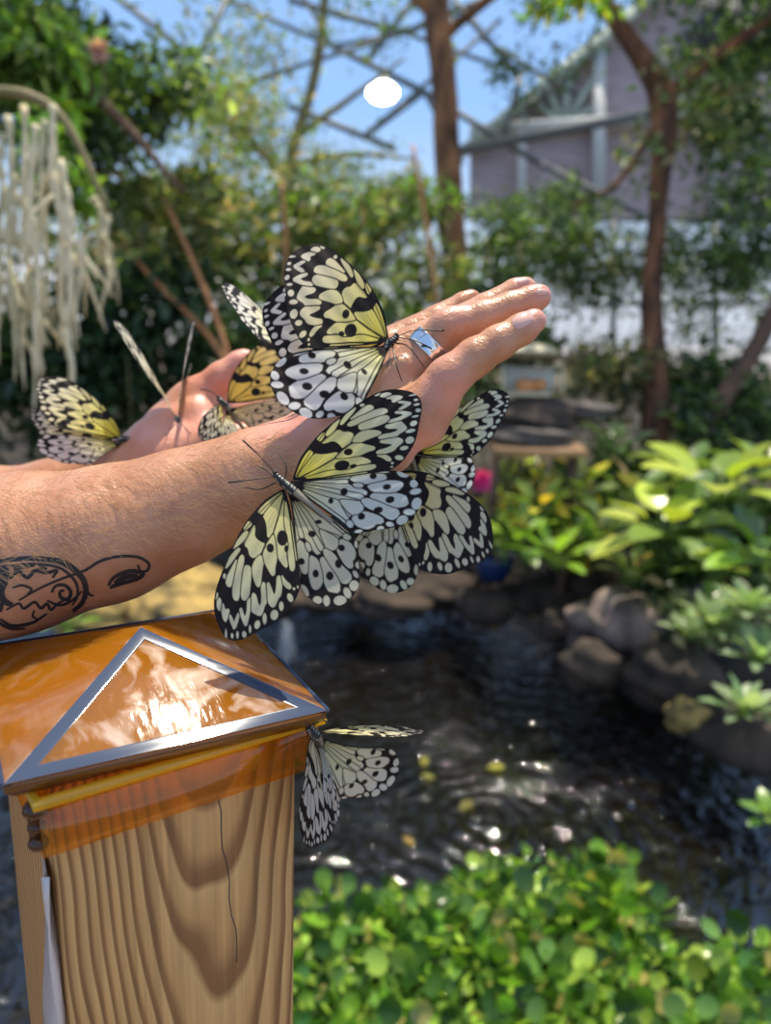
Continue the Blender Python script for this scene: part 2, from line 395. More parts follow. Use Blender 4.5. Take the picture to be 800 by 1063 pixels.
HW = dict(grow=5.5, vein=2.6,
 outline=P_('62,168 74,200 84,260 90,350 94,450 95,560 105,640 140,710 190,750 240,769 290,766 340,742 380,700 402,650 406,600 400,540 404,480 398,422 335,380 250,300 150,215 85,168'),
 keys=P_('70,175 112,655 398,432'),
 pale=[P_(s) for s in (
 '72,215 86,290 100,345 110,410 106,440 97,440 92,350 82,280','80,212 118,340 140,418 120,420 110,380 95,290',
 '86,210 134,325 214,498 196,504 160,438 145,420 120,335','92,205 150,308 230,468 216,490 196,470 140,325',
 '100,206 180,312 208,370 236,458 226,450 150,312','108,202 200,292 325,402 310,412 212,372 182,312','118,196 230,288 347,388 332,398 205,288',
 '110,436 130,450 151,490 155,540 148,602 125,596 108,540 102,482','155,445 170,462 168,486 150,490 144,466',
 '164,512 200,535 226,600 216,652 190,682 170,662 160,600','214,538 229,520 252,560 291,610 302,650 300,692 270,690 248,682 226,620',
 '235,476 276,500 312,560 356,600 361,626 330,652 300,620 262,560 236,508','210,380 250,386 300,420 302,468 272,484 236,460 215,412',
 '314,428 360,445 386,490 381,522 366,532 371,570 345,566 312,512 300,482 311,470','332,402 352,403 366,420 350,430 336,420',
 '100,540 106,560 112,620 104,600','240,382 300,404 310,420 290,412 250,392')],
 spots=[(135,684,15,30,-.5),(195,732,22,19,.2),(238,736,16,27,0),(303,735,31,24,-.2),(340,697,17,28,-.3),(375,660,23,27,.3),(385,602,12,20,-.5),(399,556,14,17,0),(393,452,9,18,0)],
 dots=[(122,543,17,17,0),(178,403,19,17,0),(190,602,15,20,0),(258,612,18,22,0),(302,552,17,22,0),(320,472,17,17,0),(212,340,16,12,0)],
 blobs=[],
 lines=[(P_('98,200 170,330 222,440'),2,.5),(P_('110,196 215,300 330,402'),2,.5),(P_('122,190 240,290 360,392'),2.5,.6),(P_('90,210 130,330 160,430'),2,.6),(P_('104,205 160,300 215,395'),2,.5)])

_cache = {}
def wing_canvas(W, step):
    key = (id(W), step)
    if key in _cache: return _cache[key]
    O = chaikin(W['outline'], 2)
    x0, y0 = O.min(0) - step; x1, y1 = O.max(0) + step
    xs = np.arange(x0, x1 + step, step); ys = np.arange(y0, y1 + step, step)
    X, Y = np.meshgrid(xs, ys, indexing='ij'); ins = inside(O, X, Y); D, N = seg_dist(O, X, Y, True)
    c = ins[:-1, :-1] | ins[1:, :-1] | ins[1:, 1:] | ins[:-1, 1:]
    nx, ny = X.shape; ids = np.arange(nx * ny).reshape(nx, ny)
    q = np.stack([ids[:-1, :-1][c], ids[1:, :-1][c], ids[1:, 1:][c], ids[:-1, 1:][c]], 1)
    use = np.unique(q); re = -np.ones(nx * ny, int); re[use] = np.arange(len(use)); q = re[q]
    P = np.stack([X.ravel(), Y.ravel()], 1); o = ~ins.ravel(); P[o] = N.reshape(-1, 2)[o]; P = P[use]
    x, y = P.T
    d, _ = seg_dist(O, x, y, True)
    s1 = np.full(len(P), -1e3); s2 = s1.copy()
    for p in W['pale'] + [np.array([[e[0] + e[2] * math.cos(t), e[1] + e[3] * math.sin(t)] for t in np.linspace(0, 6.28, 9)[:-1]]) for e in W['spots'][:0]]:
        p = chaikin(p, 1); i = inside(p, x, y); dd, _ = seg_dist(p, x, y, True); sd = np.where(i, dd, -dd)
        s2 = np.maximum(s2, np.minimum(s1, sd)); s1 = np.maximum(s1, sd)
    E_ = W['grow']; vein = np.minimum((s1 - s2) / 2 - W['vein'], s1 + E_); vein = np.minimum(vein, d - 9)
    pale = np.clip(.5 + vein / step, 0, 1)
    def ell(e):
        a = e[4]; u = (x - e[0]) * math.cos(a) + (y - e[1]) * math.sin(a); v = -(x - e[0]) * math.sin(a) + (y - e[1]) * math.cos(a)
        return np.clip(.5 + (1 - np.hypot(u / e[2], v / e[3])) * min(e[2], e[3]) / step, 0, 1)
    for e in W['spots']: pale = np.maximum(pale, ell(e))
    dark = np.zeros(len(P))
    for e in W['dots']: dark = np.maximum(dark, ell(e))
    for p in W['blobs']:
        p = chaikin(p, 2); i = inside(p, x, y); dd, _ = seg_dist(p, x, y, True); dark = np.maximum(dark, np.clip(.5 + np.where(i, dd, -dd) / step, 0, 1))
    for (ln, w, s) in W['lines']:
        dd, _ = seg_dist(ln, x, y); dark = np.maximum(dark, s * np.clip(.5 + (w / 2 - dd) / step, 0, 1))
    k = pale * (1 - dark)
    _cache[key] = (P, q, k); return _cache[key]

def wing(name, W, kp, parent, step=5, yellow=.6, base=(.9, .82, .16), far=(.80, .82, .68), camber=.004, dirt=0.):
    P, q, k = wing_canvas(W, step)
    K = W['keys']; A = np.array([at(*p) for p in kp])
    T = np.linalg.inv(np.stack([K[1] - K[0], K[2] - K[0]], 1))
    uv = (P - K[0]) @ T.T
    V = A[0] + uv[:, :1] * (A[1] - A[0]) + uv[:, 1:] * (A[2] - A[0])
    nrm = np.cross(A[1] - A[0], A[2] - A[0]); nrm /= np.linalg.norm(nrm)
    rad = np.hypot(*(P - K[0]).T) / np.hypot(*(K[1] - K[0]))
    if nrm @ (A[0] - CAM) > 0: nrm = -nrm
    V = V + nrm * (camber * np.sin(np.clip(rad, 0, 1.1) * 2.9) + .00015 * np.sin(rad * 7 + uv[:, 1] * 23))[:, None]
    t = np.clip(1.15 - rad / yellow * .62, 0, 1)[:, None] ** 1.3 if yellow > 0 else np.zeros((len(P), 1))
    c = np.array(far) * (1 - t) + np.array(base) * t
    c = c * (1 - dirt * .25 * (1 + np.sin(P[:, :1] * .05) * np.sin(P[:, 1:] * .04)))
    blk = np.array([.016, .012, .012])
    c = blk * (1 - k[:, None]) + c * k[:, None]
    o = mesh(name, V, [q], M['wing'], parent, True, cols=c)
    return o

def px_tube(pts, r, name, parent, material=None, n=14, seg=6):
    b = MB(); b.tube(curve_pts([at(*p) for p in pts], n), r if np.isscalar(r) else np.interp(np.linspace(0, 1, n), np.linspace(0, 1, len(r)), r), seg)
    return b.build(name, material or M['blackleg'], parent)

def insect_body(pts, radii, parent, band=.0016):
    """head, thorax and ringed abdomen in one tapering mesh"""
    C = curve_pts([at(*p) for p in pts], 60); R = np.interp(np.linspace(0, 1, 60), np.linspace(0, 1, len(radii)), radii)
    s = np.concatenate([[0], np.cumsum(np.linalg.norm(np.diff(C, axis=0), axis=1))])
    R = R * (1 + .05 * np.sin(s / band * 2 * np.pi))
    fr_b = s / s[-1]; col = np.zeros((60, 12, 3))
    for i in range(60):
        for j in range(12):
            if fr_b[i] < .26: v_ = (.55, .53, .46) if (math.sin(s[i] / .0011 * 6.283) > .35 and j % 3 == 1) else (.016, .013, .012)
            else: v_ = (.05, .042, .035) if j in (1, 2, 7, 8) else (.24, .21, .15)
            col[i, j] = v_
    b = MB(); b.tube(C, R, 12, cap=False); b.C.append(col.reshape(-1, 3))
    tot = s[-1]; h = C[0]
    sgn = at(pts[0][0], pts[0][1] - 3, pts[0][2]) - h
    for k in (-1, 1): b.ball(h + k * sgn * .55 + (h - C[4]) * .2, (R[2] * .75,) * 3, nu=10, nv=8, col=(.015, .012, .012))
    rgba = None
    return b.build('body', M['bodycol'], parent)

GRP = 'paper kite butterflies on the arms and post'
def butterfly(label, head, body, radii, wings, antennae=(), legs=(), step=5):
    e = empty('butterfly', at(*head), label, 'butterfly', GRP)
    bpy.context.view_layer.update()
    insect_body(body, radii, e)
    for w in wings:
        nm, W, kp = w[0], w[1], w[2]; kw = w[3] if len(w) > 3 else {}
        wing(nm, W, kp, e, step=step, **kw)
    for a in antennae:
        px_tube(a, [.00022, .0002, .00042], 'antenna', e)
    for l in legs: px_tube(l, [.00035, .0002], 'leg', e)
    return e

D1 = .345
butterfly('largest butterfly, all four wings fully open, clinging to the side of the near wrist',
 (288, 496, D1), [(286, 493, D1 - .001), (292, 499, D1 - .001), (304, 509, D1 - .002), (322, 524, D1 - .003), (345, 543, D1 - .002), (369, 562, D1)],
 [.0013, .0019, .0021, .0013, .0014, .0009],
 [('forewing', FW, [(304, 497, D1), (424.5, 406, .352), (407, 487, .350)], dict(yellow=.55, base=(.93, .84, .13), far=(.76, .84, .72))),
  ('forewing', FW, [(293.5, 508, D1), (229, 656, .328), (311.5, 612, .334)], dict(yellow=.5, base=(.86, .78, .30), far=(.72, .73, .52), camber=.003)),
  ('hindwing', HW, [(303, 500, D1 + .0008), (411, 489, .3515), (367, 554, .346)], dict(yellow=.42, base=(.86, .82, .38), far=(.74, .82, .78))),
  ('hindwing', HW, [(299, 511, D1 + .0008), (311, 607, .336), (370, 562, .344)], dict(yellow=.5, base=(.80, .74, .38), far=(.68, .67, .52), camber=.003))],
 [[(286, 492, D1), (270, 474, .343), (252, 457, .342)], [(284, 495, D1), (262, 498, .343), (237, 501, .343)]],
 [[(295, 500, D1), (297, 484, .347), (288, 470, .350)], [(288, 497, D1), (276, 488, .348), (265, 483, .352)], [(286, 501, D1), (270, 508, .348), (254, 506, .352)]], step=4)

butterfly('butterfly on the back of the near hand beside the silver ring, wings closed upright',
 (409, 352, .372), [(411, 350, .371), (407, 354, .371), (403, 358, .372), (396, 368, .372), (387, 384, .371), (377, 401, .370)],
 [.0014, .0019, .0021, .0015, .0014, .0009],
 [('forewing', FW, [(403, 350, .3735), (279, 309, .386), (318, 392, .380)], dict(yellow=.5, far=(.74, .74, .70), base=(.88, .80, .2))),
  ('forewing', FW, [(403, 351, .372), (306, 261, .372), (318, 364, .362)], dict(yellow=.62, base=(.95, .86, .16), far=(.90, .80, .70))),
  ('hindwing', HW, [(399, 360, .3735), (310, 378, .380), (368, 424, .376)], dict(yellow=.2, far=(.70, .70, .68))),
  ('hindwing', HW, [(400, 359, .3715), (296, 371, .359), (372, 431, .358)], dict(yellow=.5, base=(.92, .88, .3), far=(.82, .88, .84)))],
 [[(413, 349, .371), (430, 343, .368), (461, 343, .366)], [(413, 350, .371), (432, 354, .368), (448, 362, .366)]],
 [[(407, 358, .371), (411, 378, .362), (417, 396, .361)], [(411, 356, .371), (424, 360, .362), (440, 381, .360)], [(405, 358, .371), (404, 372, .364), (400, 384, .362)]], step=4)

butterfly('pale yellow butterfly behind the near hand, wings jutting right below the little finger',
 (414, 480, .398), [(412, 482, .399), (418, 478, .399), (424, 474, .400), (428, 482, .402), (430, 494, .404), (432, 508, .405)],
 [.0014, .002, .0022, .0016, .0014, .0009],
 [('forewing', FW, [(432, 469, .400), (526, 408, .405), (488, 475, .402)], dict(yellow=.5, base=(.95, .88, .1), far=(.80, .86, .72))),
  ('hindwing', HW, [(431, 473, .401), (485, 474, .402), (449, 522, .404)], dict(yellow=.5, base=(.9, .88, .25), far=(.80, .86, .80)))],
 [[(412, 481, .399), (400, 474, .396), (392, 468, .394)]], [[(420, 476, .398), (424, 464, .394), (426, 452, .390)]], step=6)

butterfly('dark edged butterfly half hidden behind the largest one, its wings reaching right over the pond',
 (398, 486, .366), [(396, 484, .366), (400, 488, .366), (404, 494, .366), (404, 510, .366), (402, 528, .366), (400, 546, .366)],
 [.0014, .002, .0022, .0016, .0014, .0009],
 [('forewing', FW, [(402, 494, .366), (512, 560, .360), (434, 590, .357)], dict(yellow=.45, base=(.82, .66, .2), far=(.64, .62, .46))),
  ('hindwing', HW, [(402, 503, .367), (434, 585, .358), (366, 566, .360)], dict(yellow=.3, base=(.72, .66, .3), far=(.68, .67, .5)))],
 [], [[(400, 488, .366), (396, 476, .364), (398, 466, .364)]], step=5)

butterfly('yellowish butterfly spread on the far palm, just left of the upright closed butterfly',
 (228, 415, .485), [(227, 414, .485), (230, 417, .485), (235, 422, .486), (241, 430, .488), (247, 438, .489), (254, 446, .49)],
 [.0014, .002, .0022, .0016, .0014, .0009],
 [('forewing', FW, [(236, 417, .485), (297, 352, .495), (300, 412, .490)], dict(yellow=.9, base=(.95, .72, .12), far=(.85, .70, .45))),
  ('forewing', FW, [(231, 422, .486), (204, 447, .468), (222, 459, .476)], dict(yellow=.3, far=(.82, .84, .62))),
  ('hindwing', HW, [(239, 424, .486), (303, 412, .49), (262, 447, .487)], dict(yellow=.6, base=(.88, .72, .3), far=(.8, .7, .5))),
  ('hindwing', HW, [(234, 427, .487), (224, 460, .476), (250, 461, .482)], dict(yellow=.3, far=(.82, .84, .62)))],
 [[(227, 413, .485), (218, 406, .48), (208, 404, .475)]], [], step=8)

butterfly('butterfly almost hidden behind the upright one, only a narrow slanted wing showing upper left',
 (300, 362, .46), [(302, 366, .46), (300, 362, .46), (297, 357, .46), (302, 372, .462), (306, 386, .465), (308, 396, .468)],
 [.0014, .002, .0022, .0016, .0014, .0009],
 [('forewing', FW, [(296, 355, .46), (231, 295, .455), (268, 354, .425)], dict(yellow=.4, base=(.9, .85, .3), far=(.84, .84, .76), camber=.001)),
  ('hindwing', HW, [(299, 362, .46), (292, 385, .45), (312, 398, .455)], dict(yellow=.4, far=(.84, .84, .7)))],
 [], [], step=8)

butterfly('butterfly on the far palm seen end on, its two wings a thin V',
 (185, 436, .50), [(186, 440, .497), (185, 437, .498), (184, 434, .50), (184, 431, .506), (184, 429, .512), (184, 427, .518)],
 [.0012, .0018, .002, .0014, .0012, .0008],
 [('forewing', FW, [(182, 432, .50), (122, 345, .50), (133, 350, .535)], dict(yellow=.3, base=(.9, .84, .5), far=(.84, .82, .64), camber=.002)),
  ('forewing', FW, [(186, 432, .50), (202, 341, .50), (199, 352, .535)], dict(yellow=.3, base=(.9, .84, .5), far=(.84, .82, .64), camber=.002)),
  ('hindwing', HW, [(182, 432, .503), (148, 382, .535), (166, 408, .54)], dict(yellow=.3, far=(.84, .82, .64), camber=.001)),
  ('hindwing', HW, [(186, 432, .503), (197, 385, .535), (190, 410, .54)], dict(yellow=.3, far=(.84, .82, .64), camber=.001))],
 [[(184, 438, .497), (176, 446, .49), (172, 452, .485)], [(187, 438, .497), (194, 446, .49), (198, 450, .485)]], [], step=8)

butterfly('leftmost butterfly, yellow at the wing bases, on the far wrist facing right',
 (133, 456, .50), [(135, 457, .50), (131, 456, .50), (126, 456, .50), (117, 464, .502), (106, 471, .504), (96, 477, .506)],
 [.0014, .002, .0022, .0016, .0014, .0009],
 [('forewing', FW, [(127, 453, .505), (38, 424, .53), (62, 462, .52)], dict(yellow=.6, far=(.78, .76, .72))),
  ('forewing', FW, [(127, 455, .50), (46, 392, .503), (58, 446, .492)], dict(yellow=.6, base=(.96, .86, .08), far=(.86, .82, .72))),
  ('hindwing', HW, [(125, 459, .501), (52, 452, .492), (96, 484, .492)], dict(yellow=.55, base=(.92, .84, .2), far=(.80, .78, .74)))],
 [[(135, 456, .50), (148, 452, .497), (160, 453, .495)]], [[(131, 459, .50), (134, 466, .503), (132, 472, .505)]], step=7)

butterfly('greyish butterfly hanging from the right corner of the amber post cap',
 (322, 757, .335), [(320, 755, .334), (323, 759, .335), (328, 764, .336), (333, 774, .339), (337, 786, .341), (340, 798, .343)],
 [.0014, .002, .0022, .0016, .0014, .0009],
 [('forewing', FW, [(330, 760, .337), (436, 758, .355), (398, 768, .325)], dict(yellow=.6, base=(.8, .76, .35), far=(.66, .64, .55), camber=.001)),
  ('forewing', FW, [(324, 764, .336), (311, 868, .332), (340, 852, .345)], dict(yellow=.3, base=(.7, .68, .45), far=(.62, .61, .56))),
  ('hindwing', HW, [(330, 764, .338), (404, 776, .345), (353, 826, .345)], dict(yellow=.55, base=(.84, .76, .4), far=(.76, .72, .58))),
  ('hindwing', HW, [(327, 767, .3375), (332, 838, .340), (352, 812, .345)], dict(yellow=.3, base=(.7, .68, .45), far=(.64, .62, .56)))],
 [[(320, 755, .334), (309, 749, .33), (303, 752, .328)], [(322, 754, .334), (334, 748, .332), (340, 750, .33)]],
 [[(322, 757, .335), (318, 750, .336), (315, 746, .337)], [(325, 759, .335), (326, 750, .337), (325, 744, .338)]], step=6)

# ------------------------------------------------------------------ person (SDF body -> surface nets)
def surface_nets(fld, origin, vox):
    s = fld < 0
    nx, ny, nz = fld.shape
    c = np.zeros((nx - 1, ny - 1, nz - 1), np.int8)
    for dx in (0, 1):
        for dy in (0, 1):
            for dz in (0, 1): c += s[dx:nx - 1 + dx, dy:ny - 1 + dy, dz:nz - 1 + dz]
    I = np.argwhere((c > 0) & (c < 8)); idx = -np.ones(c.shape, np.int32); idx[tuple(I.T)] = np.arange(len(I))
    acc = np.zeros((len(I), 3)); cnt = np.zeros(len(I))
    cor = [(a, b, d) for a in (0, 1) for b in (0, 1) for d in (0, 1)]
    g = {k: fld[I[:, 0] + k[0], I[:, 1] + k[1], I[:, 2] + k[2]] for k in cor}
    for p in cor:
        for ax in range(3):
            if p[ax]: continue
            q = list(p); q[ax] = 1; q = tuple(q); a, b = g[p], g[q]; m_ = (a < 0) != (b < 0)
            t = np.where(m_, a / np.where(m_, a - b, 1), 0); pos = np.tile(np.array(p, float), (len(I), 1)); pos[:, ax] += t
            acc[m_] += pos[m_]; cnt[m_] += 1
    V = origin + (I + acc / cnt[:, None]) * vox
    Q = []
    for ax in range(3):
        a0 = [slice(1, -1)] * 3; a1 = [slice(1, -1)] * 3
        a0[ax] = slice(0, -1); a1[ax] = slice(1, None)
        A = s[tuple(a0)]; B = s[tuple(a1)]
        E = np.argwhere(A != B); off = np.ones(3, int); off[ax] = 0; E = E + off
        u, w = [(1, 2), (2, 0), (0, 1)][ax]
        def cell(du, dw):
            e = E.copy(); e[:, u] -= du; e[:, w] -= dw; return idx[e[:, 0], e[:, 1], e[:, 2]]
        q = np.stack([cell(1, 1), cell(0, 1), cell(0, 0), cell(1, 0)], 1)
        fl = s[E[:, 0], E[:, 1], E[:, 2]]
        q[~fl] = q[~fl][:, ::-1]; Q.append(q[(q >= 0).all(1)])
    return V, np.concatenate(Q)

def smooth_mesh(V, Q, it=3):
    e = np.concatenate([Q[:, [0, 1]], Q[:, [1, 2]], Q[:, [2, 3]], Q[:, [3, 0]]])
    for k in range(it):
        for lam in (.5, -.52):
            S = np.zeros_like(V); n = np.zeros(len(V))
            for a, b in ((0, 1), (1, 0)):
                for d in range(3): S[:, d] += np.bincount(e[:, a], V[e[:, b], d], len(V))
                n += np.bincount(e[:, a], minlength=len(V))
            V = V + lam * (S / n[:, None] - V)
    return V

def sdf_mesh(prims, vox, pad=.01, smooth=2):
    """prims: (a, b, ra, rb, k, squash) tapered capsules blended with smooth-min"""
    lo = np.min([np.minimum(p[0], p[1]) - max(p[2], p[3]) for p in prims], 0) - pad
    hi = np.max([np.maximum(p[0], p[1]) + max(p[2], p[3]) for p in prims], 0) + pad
    n = np.ceil((hi - lo) / vox).astype(int) + 1
    fld = np.full(n, .03, np.float32); ax = [lo[i] + np.arange(n[i]) * vox for i in range(3)]
    for p in prims:
        a, b, ra, rb, k = p[:5]; op = p[5] if len(p) > 5 else 'u'
        m_ = max(ra, rb) + k + vox * 3
        i0 = np.maximum(((np.minimum(a, b) - m_ - lo) / vox).astype(int), 0); i1 = np.minimum(((np.maximum(a, b) + m_ - lo) / vox).astype(int) + 2, n)
        X, Y, Z = np.meshgrid(*[ax[i][i0[i]:i1[i]].astype(np.float32) for i in range(3)], indexing='ij', sparse=True)
        d = (b - a).astype(np.float32); l = float(d @ d) + 1e-12
        t = np.clip(((X - a[0]) * d[0] + (Y - a[1]) * d[1] + (Z - a[2]) * d[2]) / l, 0, 1)
        dist = np.sqrt((X - a[0] - t * d[0]) ** 2 + (Y - a[1] - t * d[1]) ** 2 + (Z - a[2] - t * d[2]) ** 2) - (ra + (rb - ra) * t)
        sl = tuple(slice(i0[i], i1[i]) for i in range(3)); f = fld[sl]
        if op == 's': dist = -dist; h = np.clip(.5 - .5 * (dist * -1 + f) / k, 0, 1) if False else None; fld[sl] = np.maximum(f, dist)
        else:
            h = np.maximum(k - np.abs(f - dist), 0) / k; fld[sl] = np.minimum(f, dist) - h * h * k * .25
    V, Q = surface_nets(fld, lo, vox)
    return smooth_mesh(V, Q, smooth), Q

def cap(p, q, k=.003, op='u'):
    """p, q = (px, py, depth, radius_px)"""
    a, b = at(*p[:3]), at(*q[:3])
    return (a, b, p[3] * p[2] / F, q[3] * q[2] / F, k, op)
def chain(pts, k=.003): return [cap(pts[i], pts[i + 1], k) for i in range(len(pts) - 1)]

RA = []
RA += chain([(-330, 655, .40, 88), (-180, 620, .395, 92), (-60, 590, .39, 86), (30, 571, .388, 76), (120, 552, .386, 65), (190, 526, .385, 54.5), (245, 506, .384, 47.5), (285, 492, .383, 43)], .012)
RA += chain([(-180, 640, .372, 62), (0, 590, .372, 62), (100, 563, .374, 52), (190, 533, .378, 40)], .012)
# palm: metacarpals of a back-up hand seen from the little-finger side
RA += chain([(275, 494, .379, 38), (350, 462, .370, 31), (428, 430, .366, 26)], .012)
RA += chain([(275, 486, .390, 38), (345, 450, .384, 31), (418, 392, .380, 25)], .010)
RA += chain([(280, 484, .400, 33), (345, 440, .398, 28), (414, 371, .396, 23)], .010)
RA += chain([(285, 484, .408, 28), (345, 436, .410, 25), (404, 364, .412, 22)], .010)
RA += chain([(290, 515, .380, 26), (350, 500, .374, 28), (405, 468, .370, 24)], .012)      # heel of the hand
RA += chain([(330, 500, .40, 28), (400, 462, .40, 26)], .012)
# tendons on the back of the hand
RA += chain([(300, 448, .386, 6), (360, 420, .374, 5), (417, 377, .370, 6)], .006)
# little finger
RA += chain([(432, 430, .366, 26), (464, 394, .363, 21.5), (493, 371, .362, 19.5), (517, 356, .362, 17.5), (541, 342, .363, 15.5), (554, 333.5, .364, 13)], .003)
RA += [cap((466, 390, .361, 15), (470, 387, .361, 15), .005), cap((440, 438, .372, 26), (455, 420, .370, 20), .006)]
# ring finger
RA += chain([(418, 390, .381, 25), (466, 342, .377, 19.5), (500, 330, .377, 17.5), (530, 319, .378, 16), (552, 311, .379, 14.5), (559, 308, .379, 13)], .0018)
RA += [cap((464, 338, .375, 16), (470, 335, .375, 15), .005)]
# middle finger
RA += chain([(414, 368, .396, 23), (462, 342, .396, 18), (505, 320, .396, 15.5), (535, 303, .396, 13.5), (545, 299, .396, 11.5)], .0018)
# index finger, curled down behind
RA += chain([(404, 362, .412, 22), (455, 334, .414, 17), (482, 316, .414, 13), (489, 311, .414, 10.5)], .0018)
# thumb under the palm
RA += chain([(325, 490, .405, 27), (375, 470, .420, 21), (415, 446, .430, 16), (436, 430, .436, 13)], .006)
V1, Q1 = sdf_mesh(RA, .0011)

LA = []
LA += chain([(-330, 600, .55, 62), (-150, 560, .54, 58), (-20, 529, .53, 42), (60, 510, .525, 31), (122, 489, .52, 26)], .012)
LA += chain([(122, 489, .52, 26), (165, 462, .515, 27), (205, 436, .515, 27)], .012)
LA += chain([(125, 494, .505, 22), (175, 476, .50, 24), (225, 458, .50, 22)], .012)
LA += chain([(165, 450, .53, 20), (200, 420, .53, 22), (225, 412, .53, 17)], .01)
LA += chain([(175, 438, .525, 20), (205, 410, .52, 17), (230, 391, .518, 14), (249, 377, .518, 11.5), (255, 373, .518, 9.5)], .006)   # thumb
for j, (y0, d0, y1) in enumerate(((420, .54, 398), (432, .53, 410), (446, .515, 424), (458, .50, 440))):
    LA += chain([(222, y0, d0, 16), (262, y0 - 8, d0 + .01, 13), (292, y1 + 10, d0 + .02, 11.5), (312, y1 + 4, d0 + .028, 9.5)], .003)
V2, Q2 = sdf_mesh(LA, .0013)
# rest of the standing body, to the left of the view
def A3(*p): return np.array(p, float)
el_r, el_l = at(-330, 655, .40), at(-330, 600, .55)
ys = (el_r[1] + el_l[1]) / 2 + .02; sx_ = -.68
BD = [(el_r, A3(sx_, ys - .19, 1.52), .043, .056, .02), (el_l, A3(sx_, ys + .19, 1.52), .043, .056, .02),
      (A3(sx_, ys - .13, 1.5), A3(sx_, ys + .13, 1.5), .085, .085, .05), (A3(sx_ + .01, ys, 1.4), A3(sx_, ys, 1.1), .15, .13, .06), (A3(sx_, ys - .06, 1.05), A3(sx_, ys + .06, 1.05), .13, .13, .06),
      (A3(sx_, ys, 1.5), A3(sx_ + .02, ys, 1.64), .06, .055, .03), (A3(sx_ + .02, ys, 1.74), A3(sx_ + .03, ys, 1.79), .085, .09, .03), (A3(sx_ + .05, ys, 1.70), A3(sx_ + .06, ys, 1.68), .065, .045, .03),
      (A3(sx_ + .125, ys, 1.76), A3(sx_ + .145, ys, 1.725), .009, .014, .012)]
for s_ in (-1, 1):
    BD += [(A3(sx_, ys + .09 * s_, 1.0), A3(sx_ + .01, ys + .1 * s_, .55), .09, .06, .04), (A3(sx_ + .01, ys + .1 * s_, .55), A3(sx_ - .02, ys + .1 * s_, .17), .06, .04, .02),
           (A3(sx_ - .03, ys + .1 * s_, .135), A3(sx_ + .15, ys + .12 * s_, .13), .035, .03, .02), (A3(sx_ + .02, ys + .088 * s_, 1.75), A3(sx_ + .01, ys + .094 * s_, 1.72), .02, .013, .006),
           (A3(sx_ + .105, ys + .035 * s_, 1.765), A3(sx_ + .107, ys + .035 * s_, 1.765), .013, .013, .004)]
V3, Q3 = sdf_mesh(BD, .008, smooth=1)
person = empty('person', (sx_, float(ys), .1), 'person holding out both bare forearms from the left, near one tattooed, silver ring', 'person')
bpy.context.view_layer.update()
VA = np.concatenate([V1, V2, V3]); QA = np.concatenate([Q1, Q2 + len(V1), Q3 + len(V1) + len(V2)])
fl = np.zeros(len(VA))
def near(pts, r):
    global fl
    for p in pts: fl = np.maximum(fl, np.clip(1.2 - np.linalg.norm(VA - at(*p), axis=1) / r, 0, 1))
near([(560, 332, .364), (565, 308, .379), (550, 297, .396)], .011); near([(470, 378, .362), (466, 330, .376)], .010)
near([(430, 455, .365), (400, 475, .365), (465, 405, .36)], .014)
near([(180, 450, .50), (215, 440, .50), (225, 400, .51), (255, 372, .51), (250, 440, .5)], .03)
near([(290, 430, .37), (330, 425, .37)], .02)
bodyo = mesh('body', VA, [QA], M['skin'], person, True, scal=('flush', fl * .75))
bvh1 = BVHTree.FromPolygons([tuple(v) for v in V1], [tuple(int(k) for k in q) for q in Q1])
def hit(px, py):
    d = Vector(at(px, py, 1.0) - CAM).normalized(); loc, n, i, dist = bvh1.ray_cast(Vector(CAM), d)
    return (np.array(loc), np.array(n)) if loc is not None else (None, None)
def drape_strip(b, pts, w, lift=.00025, n=40):
    C = curve_pts([(p[0], p[1], 0) for p in pts], n)[:, :2]; T = np.gradient(C, axis=0); T /= np.linalg.norm(T, axis=1)[:, None] + 1e-9
    N = np.stack([-T[:, 1], T[:, 0]], 1); V = []; ok = []
    ww = w * (.55 + .45 * np.sin(np.linspace(0.15, 3.0, n))) * 1.3
    for i in range(n):
        for s in (-1, 0, 1):
            p, nn = hit(*(C[i] + N[i] * s * ww[i]))
            ok.append(p is not None and nn @ (CAM - p) / np.linalg.norm(CAM - p) > .03); V.append(p + nn * (lift if nn @ (CAM - p) > 0 else -lift) if p is not None else np.zeros(3))
    q = [[i * 3 + j, i * 3 + j + 1, i * 3 + j + 4, i * 3 + j + 3] for i in range(n - 1) for j in range(2) if all(ok[k] for k in (i * 3 + j, i * 3 + j + 1, i * 3 + j + 4, i * 3 + j + 3))]
    if q: b.add(V, f4=q)
S = 3.077
tb = MB()
